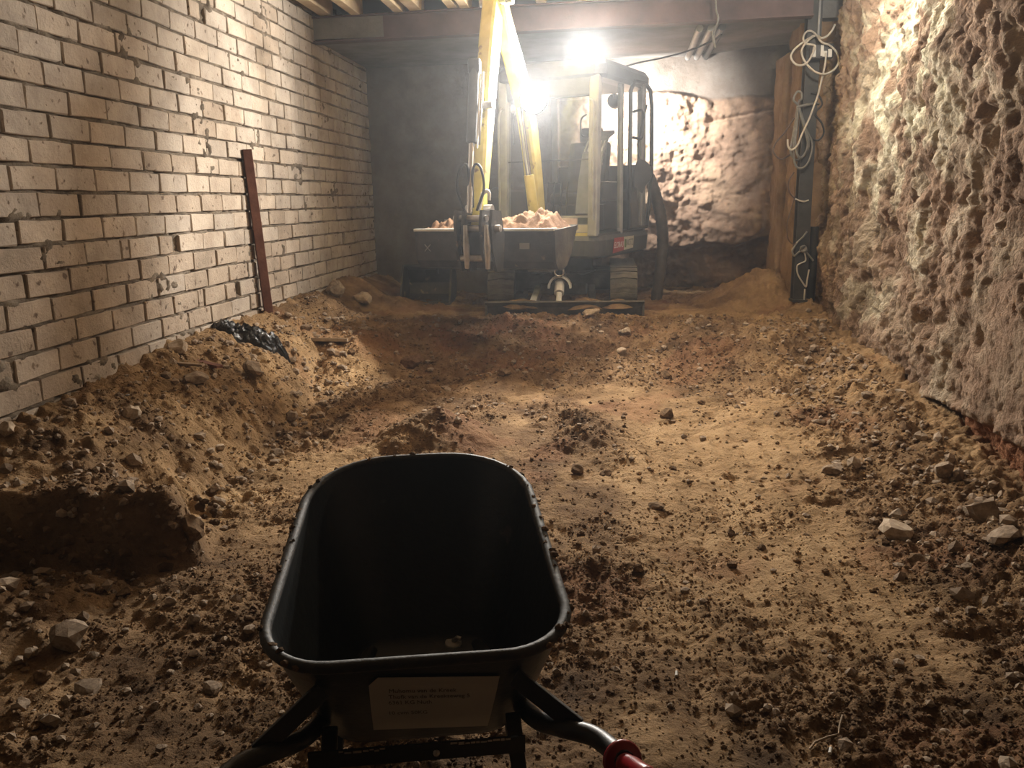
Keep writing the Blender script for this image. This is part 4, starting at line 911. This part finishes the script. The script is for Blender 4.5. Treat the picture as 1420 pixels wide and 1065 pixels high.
# spare bucket lying at the back
sp0 = Vector((-2.30, 9.10, min(gz(-2.3, 9.1), gz(-1.8, 9.1), gz(-2.05, 9.3)) + .0)); sbk = empty('spare_bucket', tuple(sp0)); tag(sbk, 'dark narrow excavator bucket lying on the ground beside the left track', 'bucket')
pr = [(0, 0), (.28, .0), (.42, .06), (.47, .20), (.42, .36), (.30, .42), (.20, .42)]
mb = MB(); mb.sheet(pr, lambda u, v: (0, u, v), (.58, 0, 0), .016); mb.build('shell', MAT['bucket_steel'], sbk)
for x in (0, .56):
    mb = MB(); mb.prism(pr, lambda u, v: (x, u, v), (.02, 0, 0)); mb.build('side_plate', MAT['bucket_steel'], sbk)
mb = MB(); mb.box((.29, -.02, .008), (.6, .10, .018)); mb.build('cutting_edge', MAT['muddy_steel'], sbk)
for x in (.2, .36):
    mb = MB(); mb.prism([(.36, .38), (.46, .25), (.56, .32), (.55, .44), (.42, .46)], lambda u, v: (x, u, v), (.02, 0, 0)); mb.build('lug', MAT['bucket_steel'], sbk)
# drain hose propped against the machine's tail
MAT['hose_brown'] = mat('hose_brown', [(.035, .024, .018), (.06, .042, .03), (.09, .065, .05)], .7, 0, 6.0, .2, 60)
hp = [(.44, 9.72, 1.86), (.53, 9.72, 1.66), (.615, 9.70, 1.36), (.645, 9.66, 1.05), (.62, 9.60, .75), (.57, 9.54, gz(.57, 9.54) - .03)]
P = spline(hp, 10); h0 = P[-1].copy(); mb = MB(); mb.tube([p - h0 for p in P], [.062 + .006 * (i % 2) for i in range(len(P))], 14); o = mb.build('drain_hose', MAT['hose_brown']); o.location = h0
tag(o, 'thick dark brown hose curving down beside the excavator cab to the ground', 'hose')

# ================================================================ ROCKS
ROCKS = {}; PLACED = []
def rock(px, py, wpx, m, label, seed, group=None, flat=.75, name='rock', at=None, sink=.22):
    p = onground(px, py) if at is None else np.array([at[0], at[1], gz(*at)])
    dist = math.sqrt(sum((p[i] - CAM[i]) ** 2 for i in range(3))); s = wpx * dist / F / 1.0
    if at is not None:                                           # scattered stones are pushed off the ones already lying there
        for _ in range(6):
            for (x, y, t) in PLACED:
                dx, dy = p[0] - x, p[1] - y; d_ = math.hypot(dx, dy); need = .56 * (s + t)
                if d_ < need: p[0] += dx / (d_ + 1e-6) * (need - d_); p[1] += dy / (d_ + 1e-6) * (need - d_)
        p[2] = gz(p[0], p[1])
    PLACED.append((p[0], p[1], s))
    key = (seed % 14, m, flat)
    if key not in ROCKS:
        me = rock_mesh(900 + seed % 14, 2, flat, 7); me.materials.append(MAT[m]); ROCKS[key] = me
    o = link(bpy.data.objects.new(name, ROCKS[key])); o.scale = (s, s, s); o.location = (p[0], p[1], p[2] + s * flat * (.5 - sink) * .8)
    o.rotation_euler = (random.uniform(-.2, .2), random.uniform(-.2, .2), random.uniform(0, 6.28)); return tag(o, label, 'rock', group)
random.seed(77)
rock(97, 895, 46, 'stone', 'large blocky brown rock standing on the rubble below the cut bank', 1, flat=1.0)
rock(268, 752, 40, 'clod', 'dark angular rock leaning at the foot of the cut bank', 2, flat=.9)
rock(1243, 742, 42, 'pale_stone', 'large pale rock lying at the edge of the sandy track', 3)
rock(1362, 722, 52, 'stone', 'big dark grey boulder under the reddish foot of the earth wall', 4)
rock(1392, 752, 40, 'stone', 'broken grey rock beside the big boulder at the earth wall', 5)
rock(1308, 660, 26, 'stone', 'upright narrow stone in the rubble below the earth wall', 6, flat=1.1)
rock(572, 508, 30, 'red_soil', 'reddish clay lump on the slope below the bucket', 7)
rock(925, 580, 26, 'clod', 'dark soil lump alone on the sandy track', 8)
rock(455, 603, 22, 'clod', 'dark rounded clod at the foot of the left bank', 9)
rock(272, 528, 40, 'stone', 'flat broken slab sticking out of the left bank', 10, flat=.4)
rock(352, 522, 34, 'stone', 'angular brown stone half buried in the left bank', 11)
rock(247, 488, 30, 'pale_stone', 'pale rounded stone against the foot of the brick wall', 12)
rock(464, 408, 26, 'stone', 'dark grey stone near the rear end of the brick wall', 13, flat=1.0)
rock(502, 418, 40, 'pale_stone', 'pale stone slab at the rear end of the left bank', 14, flat=.45)
rock(820, 438, 26, 'pale_stone', 'flat pale stone on top of the heap before the blade', 15, flat=.35)
rock(868, 462, 16, 'pale_stone', 'small pale stone on the heap before the right track', 16)
rock(862, 490, 14, 'pale_stone', 'small whitish stone lower on the heap slope', 17)
rock(12, 605, 26, 'pale_stone', 'pale round stone at the near end of the brick wall', 18)
rock(910, 705, 24, 'clod', 'black muddy clod in the middle of the track', 19, flat=.5)
rock(1130, 430, 0.1, 'stone', 'x', 20) if False else None
rock(700, 520, 18, 'clod', 'brown soil lump low on the heap slope', 21)
rock(800, 655, 26, 'clod', 'muddy clod just behind the wheelbarrow rim', 22, flat=.5)
rock(840, 660, 20, 'clod', 'small muddy clod beside the one behind the wheelbarrow', 23, flat=.5)
def rocks(n, region, smin, smax, label, group, seed, mats, mind=.09):
    rg = random.Random(seed); pl_ = []
    tries = 0
    while len(pl_) < n and tries < 4000:
        tries += 1; x, y = rg.uniform(region[0], region[1]), rg.uniform(region[2], region[3])
        if any(math.hypot(x - a, y - b) < mind for a, b in pl_): continue
        pl_.append((x, y))
    for k, (x, y) in enumerate(pl_):
        d = math.sqrt(x * x + y * y + (1.55 - gz(x, y)) ** 2); s = smin + (smax - smin) * rg.random() ** 2
        m_ = rg.choice(mats); sz = (s - smin) / (smax - smin)
        lb = ('large ' if sz > .55 else 'small ' if sz < .12 else '') + {'stone': 'grey brown stone', 'clod': 'dark brown clod', 'pale_stone': 'pale stone'}[m_] + ' ' + label
        rock(0, 0, s * F / d, m_, lb, seed + k, group, flat=rg.choice((.6, .75, .75)), at=(x, y), sink=.3)
rocks(34, (-2.72, -1.95, 3.5, 7.0), .045, .12, 'bedded in the sloping bank below the brick wall', 'stones on the left bank', 100, ('stone', 'stone', 'clod', 'pale_stone'))
rocks(26, (1.25, 1.82, 2.9, 6.6), .05, .12, 'lying in the rubble along the earth wall', 'stones along the earth wall', 200, ('stone', 'stone', 'clod'))
rocks(30, (-2.3, -1.25, 1.9, 2.95), .035, .10, 'in the rubble heap before the cut bank', 'stones before the cut bank', 300, ('stone', 'clod', 'stone'), .08)
rocks(26, (-1.6, 1.1, 6.6, 7.7), .05, .12, 'on the crumbly slope before the excavator blade', 'lumps on the slope', 400, ('clod', 'clod', 'stone'), .13)
rocks(22, (-1.3, 1.2, 2.3, 6.1), .03, .07, 'lying on the trampled pit floor', 'clods on the pit floor', 500, ('clod',), .15)

# boards and scraps on the bank
MAT['old_board'] = mat('old_board', [(.20, .14, .09), (.30, .225, .15), (.38, .30, .21)], .85, 0, 6.0, .3, 40)
def plank(px, py, L_, w_, t_, rz, rx, label, m='old_board', name='board_offcut', cat='board'):
    p = onground(px, py); mb = MB(); mb.box((0, 0, 0), (L_, w_, t_), None, .004); o = mb.build(name, MAT[m]); o.location = (p[0], p[1], p[2] + t_ * .3); o.rotation_euler = (rx, .05, rz); return tag(o, label, cat)
plank(458, 474, .30, .16, .03, .2, -.25, 'pale flat board offcut lying on the end of the left bank')
plank(288, 506, .26, .05, .02, -.5, 0, 'narrow dark batten lying below the black bag', 'rust')
plank(253, 508, .30, .035, .015, -.1, 0, 'thin splintered lath on the left bank')
plank(168, 549, .09, .05, .006, .4, 0, 'bluish scrap of foil on the left bank', 'cab_grey', 'foil_scrap', 'scrap')
# cigarette ends and twig near the wheelbarrow
MAT['paper'] = mat('paper', [(.50, .48, .43), (.60, .58, .53)], .7, 0, 12.0)
MAT['filter'] = mat('filter', [(.40, .22, .09), (.48, .29, .13)], .8, 0, 12.0)
for px, py, a, lb in ((938, 939, 1.45, 'white cigarette end lying alone on bare soil'), (1151, 1049, 1.2, 'white cigarette end lying beside the bent twig')):
    p = onground(px, py); d = Vector((math.cos(a), math.sin(a), .05)); o0 = Vector(p) + Vector((0, 0, .006)); e = empty('cigarette_end', tuple(o0)); tag(e, lb, 'cigarette end')
    mb = MB(); mb.cyl(d * -.013, d * .012, .005, 10); mb.build('paper_tube', MAT['paper'], e); mb = MB(); mb.cyl(d * .012, d * .020, .0051, 10); mb.build('filter', MAT['filter'], e)
P = [Vector(onground(*q)) + Vector((0, 0, .008)) for q in ((1168, 998), (1164, 1012), (1163, 1022), (1148, 1030), (1130, 1038), (1122, 1052))]
mb = MB(); mb.tube([p - P[0] for p in P], .0032, 6); o = mb.build('bent_twig', MAT['old_board']); o.location = P[0]; tag(o, 'thin bent twig lying on dark soil', 'twig')

# ================================================================ WHEELBARROW
MAT['tub'] = mat('tub', [(.006, .007, .006), (.010, .011, .010), (.018, .019, .017)], .38, 0, 4.0, .12, 30, fleck=((.05, .04, .03), 8.0, .68))
MAT['rim'] = mat('rim', [(.010, .010, .009), (.022, .020, .017), (.06, .047, .034)], .62, 0, 9.0, .2, 60)
MAT['frame'] = mat('frame', [(.008, .008, .008), (.014, .014, .013), (.03, .027, .024)], .42, 0, 5.0, .1, 40)
MAT['grip'] = mat('grip', [(.20, .008, .012), (.28, .015, .02)], .28, 0, 5.0)
MAT['label_sheet'] = mat('label_sheet', [(.44, .44, .42), (.52, .52, .50)], .6, 0, 3.0)
MAT['ink'] = mat('ink', [(.05, .05, .05), (.08, .08, .08)], .7, 0, 20.0)
W0 = Vector((-.385, 1.53, .0)); W0.z = gz(-.385, 1.53); YAW = math.radians(12)
wb = empty('wheelbarrow', tuple(W0), YAW); tag(wb, 'black wheelbarrow with deep tub, red grips and a white label on its back', 'wheelbarrow')
WL, ZN, ZF = .86, .62 - W0.z, .785 - W0.z
def outline(wn, wf, L_, rn, rf, t0, n=9):
    """rounded trapezium, near edge at t0; anticlockwise from the near left corner"""
    P = []
    def w_at(t): return wn / 2 + (wf / 2 - wn / 2) * (t - t0) / L_
    for (sx, far, r, s0) in ((1, 0, rn, -90), (1, 1, rf, 0), (-1, 1, rf, 90), (-1, 0, rn, 180)):
        ct = (t0 + L_ - r) if far else (t0 + r); hw = w_at(ct)
        for k in range(n + 1):
            a = math.radians(s0 + 90 * k / n); P.append((sx * (hw - r) + r * math.cos(a), ct + r * math.sin(a)))
    return P
rim = outline(.665, .60, WL, .15, .24, 0.0); bot = outline(.49, .38, .42, .10, .12, .19)
def rimz(t): return ZN + (ZF - ZN) * min(max(t / WL, 0), 1) ** 1.1
def ring(k, inset=0.0):
    """k = 0 rim, 1 bottom"""
    out = []; e = k ** 1.25 if k > 0 else 0
    zb_ = .30 - W0.z
    for (a, b) in zip(rim, bot):
        x, y = a[0] + (b[0] - a[0]) * e, a[1] + (b[1] - a[1]) * e
        z = rimz(a[1]) * (1 - k) + zb_ * k
        if inset: cx, cy = 0, .42; d = math.hypot(x - cx, y - cy); x, y = x - (x - cx) / d * inset, y - (y - cy) / d * inset; z += inset * k
        out.append(Vector((x, y, z)))
    return out
ks = [0, .12, .3, .5, .7, .85, .95, 1.0]
outer = [ring(k) for k in ks]; inner = [ring(k, .006) for k in ks][::-1]
mb = MB(); n = len(rim); rings = outer; V = [p for r_ in rings for p in r_]
Fa = [(i * n + k, i * n + (k + 1) % n, (i + 1) * n + (k + 1) % n, (i + 1) * n + k) for i in range(len(rings) - 1) for k in range(n)]; Fa.append(tuple(range((len(rings) - 1) * n, len(rings) * n)))
mb.add(V, Fa, True)
V = [p for r_ in inner for p in r_]; Fa = [(i * n + k, i * n + (k + 1) % n, (i + 1) * n + (k + 1) % n, (i + 1) * n + k) for i in range(len(inner) - 1) for k in range(n)]; Fa.append(tuple(range(n)))
mb.add(V, Fa, True)
tub = mb.build('tub', MAT['tub'], wb)
rr_ = ring(0); mb = MB(); mb.tube([p + Vector((p.x * .02, (p.y - .42) * .02, 0)) for p in rr_], .0135, 10, closed=True); rimo = mb.build('rim', MAT['rim'], tub)
MAT['dried_mud'] = MAT['clod']
mb = MB(); rg = random.Random(3); mudp = []                         # dried mud stuck along the rim
for k in range(5):
    me = rock_mesh(40 + k, 1); mudp.append(([v.co.copy() for v in me.vertices], [tuple(f.vertices) for f in me.polygons])); bpy.data.meshes.remove(me)
for i in range(n):
    p = rr_[i]
    if p.y < .16 and abs(p.x) < .25: continue
    q = rr_[(i + 1) % n]; m_ = max(1, int((q - p).length / .011))
    for j in range(m_):
        if rg.random() < .6:
            c = p.lerp(q, (j + rg.random()) / m_) + Vector((p.x, p.y - .42, 0)).normalized() * rg.uniform(.004, .022) + Vector((0, 0, rg.uniform(-.010, .013))); sz = rg.uniform(.009, .026)
            R3 = Matrix.Rotation(rg.uniform(0, 6), 3, 'Z') @ Matrix.Rotation(rg.uniform(0, 6), 3, 'X'); v_, f_ = rg.choice(mudp)
            mb.add([c + R3 @ (v * sz) for v in v_], f_)
tag(mb.build('mud_crust', MAT['dried_mud'], tub), kind='stuff')
# bolt and washer on the tub floor, drops of water
_q = Matrix.Rotation(-YAW, 3, 'Z') @ (Vector(atz(628, 880, .312)) - W0); bc = Vector((_q.x, min(_q.y, .60), .30 - W0.z + .012)); mb = MB(); mb.lathe([(0, .004), (.022, .003), (.024, 0), (.024, -.006)], bc, (0, -.15, 1), 18); ws = mb.build('washer', MAT['white_paint'], tub)
mb = MB(); mb.tube([bc + Vector((0, 0, .004)), bc + Vector((.012, -.008, .018)), bc + Vector((.022, -.012, .016))], .007, 8); mb.build('bolt', MAT['worn_steel'], ws)
# rails with grips
for s in (-1, 1):
    mb = MB(); R_ = spline([(s * .07, 1.06, .22 - W0.z), (s * .13, .72, .26), (s * .20, .35, .31), (s * .25, .08, .385), (s * .295, -.035, .435), (s * .352, -.085, .445), (s * .380, -.140, .452), (s * .392, -.21, .472)], 6)
    mb.tube(R_, .021, 12); rail = mb.build('rail', MAT['frame'], wb)
    a = Vector((s * .388, -.190, .462)); d = Vector((s * .10, -.50, .20)).normalized()
    mb = MB(); mb.lathe([(.012, 0), (.036, .002), (.040, .006), (.040, .012), (.036, .016), (.021, .018), (.0185, .03), (.021, .06), (.0195, .09), (.021, .12), (.018, .132), (0, .134)], a, d, 22); mb.build('grip', MAT['grip'], rail)
    mb = MB(); mb.bar((s * .205, .030, ZN - .075), (s * .330, -.055, .445), .040, .012, up=(0, 1, 0), bev=.003); mb.build('brace', MAT['frame'], wb)
    gl_ = -.02
    mb = MB(); mb.bar((s * .205, .10, .385), (s * .235, .02, gl_), .035, .018, up=(0, 1, 0), bev=.004); leg = mb.build('leg', MAT['frame'], wb)
    mb = MB(); mb.box((s * .235, .03, gl_ + .006), (.06, .10, .012), None, .003); mb.build('foot', MAT['frame'], leg)
    mb = MB(); mb.bar((s * .235, .02, .02), (s * .20, .36, .315), .018, .018); mb.build('strut', MAT['frame'], wb)
mb = MB(); mb.box((-.01, .03, .355), (.47, .006, .040)); cb = mb.build('cross_bar', MAT['frame'], wb)
mb = MB(); mb.lathe([(0, .006), (.007, .004), (.008, 0)], (.03, .027, .352), (0, -1, 0), 10); mb.build('bolt_head', MAT['worn_steel'], cb)
for x0, x1 in ((-.18, -.08), (.06, .19)):
    mb = MB(); rg = random.Random(int(x1 * 100)); x = x0
    while x < x1: w_ = rg.uniform(.008, .022); mb.box((x + w_ / 2, .0268, .371 + rg.uniform(-.002, .002)), (w_ * .85, .0006, rg.uniform(.003, .007))); x += w_
    tag(mb.build('worn_paint', MAT['worn_steel'], cb), kind='stuff')
# wheel
mb = MB(); wc = Vector((0, 1.06, .195 - W0.z + .0)); mb.tube([wc + Vector((0, .145 * math.cos(a), .145 * math.sin(a))) for a in [2 * math.pi * k / 28 for k in range(28)]], .045, 12, closed=True); tyre = mb.build('tyre', MAT['rubber'], wb)
mb = MB(); mb.lathe([(0, -.03), (.03, -.03), (.03, -.01), (.10, -.02), (.11, -.03), (.11, .03), (.10, .02), (.03, .01), (.03, .03), (0, .03)], wc, (1, 0, 0), 20); mb.build('wheel_hub', MAT['grip'], tyre)
mb = MB(); mb.cyl(wc - Vector((.085, 0, 0)), wc + Vector((.085, 0, 0)), .009, 10); mb.build('axle', MAT['frame'], wb)
# white label on the rear wall of the tub
kA, kB = .17, .83
TILT = .30
def rear(s, k):
    """point on the outer rear wall: s across, k downwards (0 rim, 1 bottom), lying just proud of it"""
    k = min(max(k + (s - .04) * TILT, .02), .98); e = k ** 1.25; yn = .19 * e; z = ZN * (1 - k) + (.30 - W0.z) * k; return Vector((s, yn - .004, z))
mb = MB(); G = []
for (s, k) in (): pass
nk = 9; rows = []
for j in range(nk):
    k = kA + (kB - kA) * j / (nk - 1); q = j / (nk - 1); l_ = -.085 - .020 * min(1, (q / .12)) - .008 * q; r_ = .172 - .022 * q; rows.append((rear(l_, k), rear(r_, k)))
V = [p for r_ in rows for p in r_] + [p + Vector((0, -.0012, .0006)) for r_ in rows for p in r_]; m2 = 2 * nk
Fa = [(2 * j, 2 * j + 1, 2 * j + 3, 2 * j + 2) for j in range(nk - 1)] + [(m2 + 2 * j, m2 + 2 * j + 2, m2 + 2 * j + 3, m2 + 2 * j + 1) for j in range(nk - 1)]
mb.add(V, Fa); lab = mb.build('label_sheet', MAT['label_sheet'], wb, fix=False); tag(lab, 'white printed label with four lines of text')
def onlab(x, y, z):
    k = kA + (kB - kA) * (.5 - y / .20); p = rear(x, min(max(k, .02), .98)); return p + Vector((0, -.0022, .001))
for txt, x, y in (('Muhomu van de Kreek', -.066, .055), ('Thofk van de Kreekseweg 5', -.068, .034), ('6361 KG Nuth', -.070, .013), ('10 cvm 50KG', -.074, -.028)):
    text_part(txt, 'lettering', .0195, (lambda x0, y0: (lambda a, b, c: onlab(x0 + a, y0 + b, c)))(x, y), MAT['ink'], lab, align='LEFT', xs_=.80)
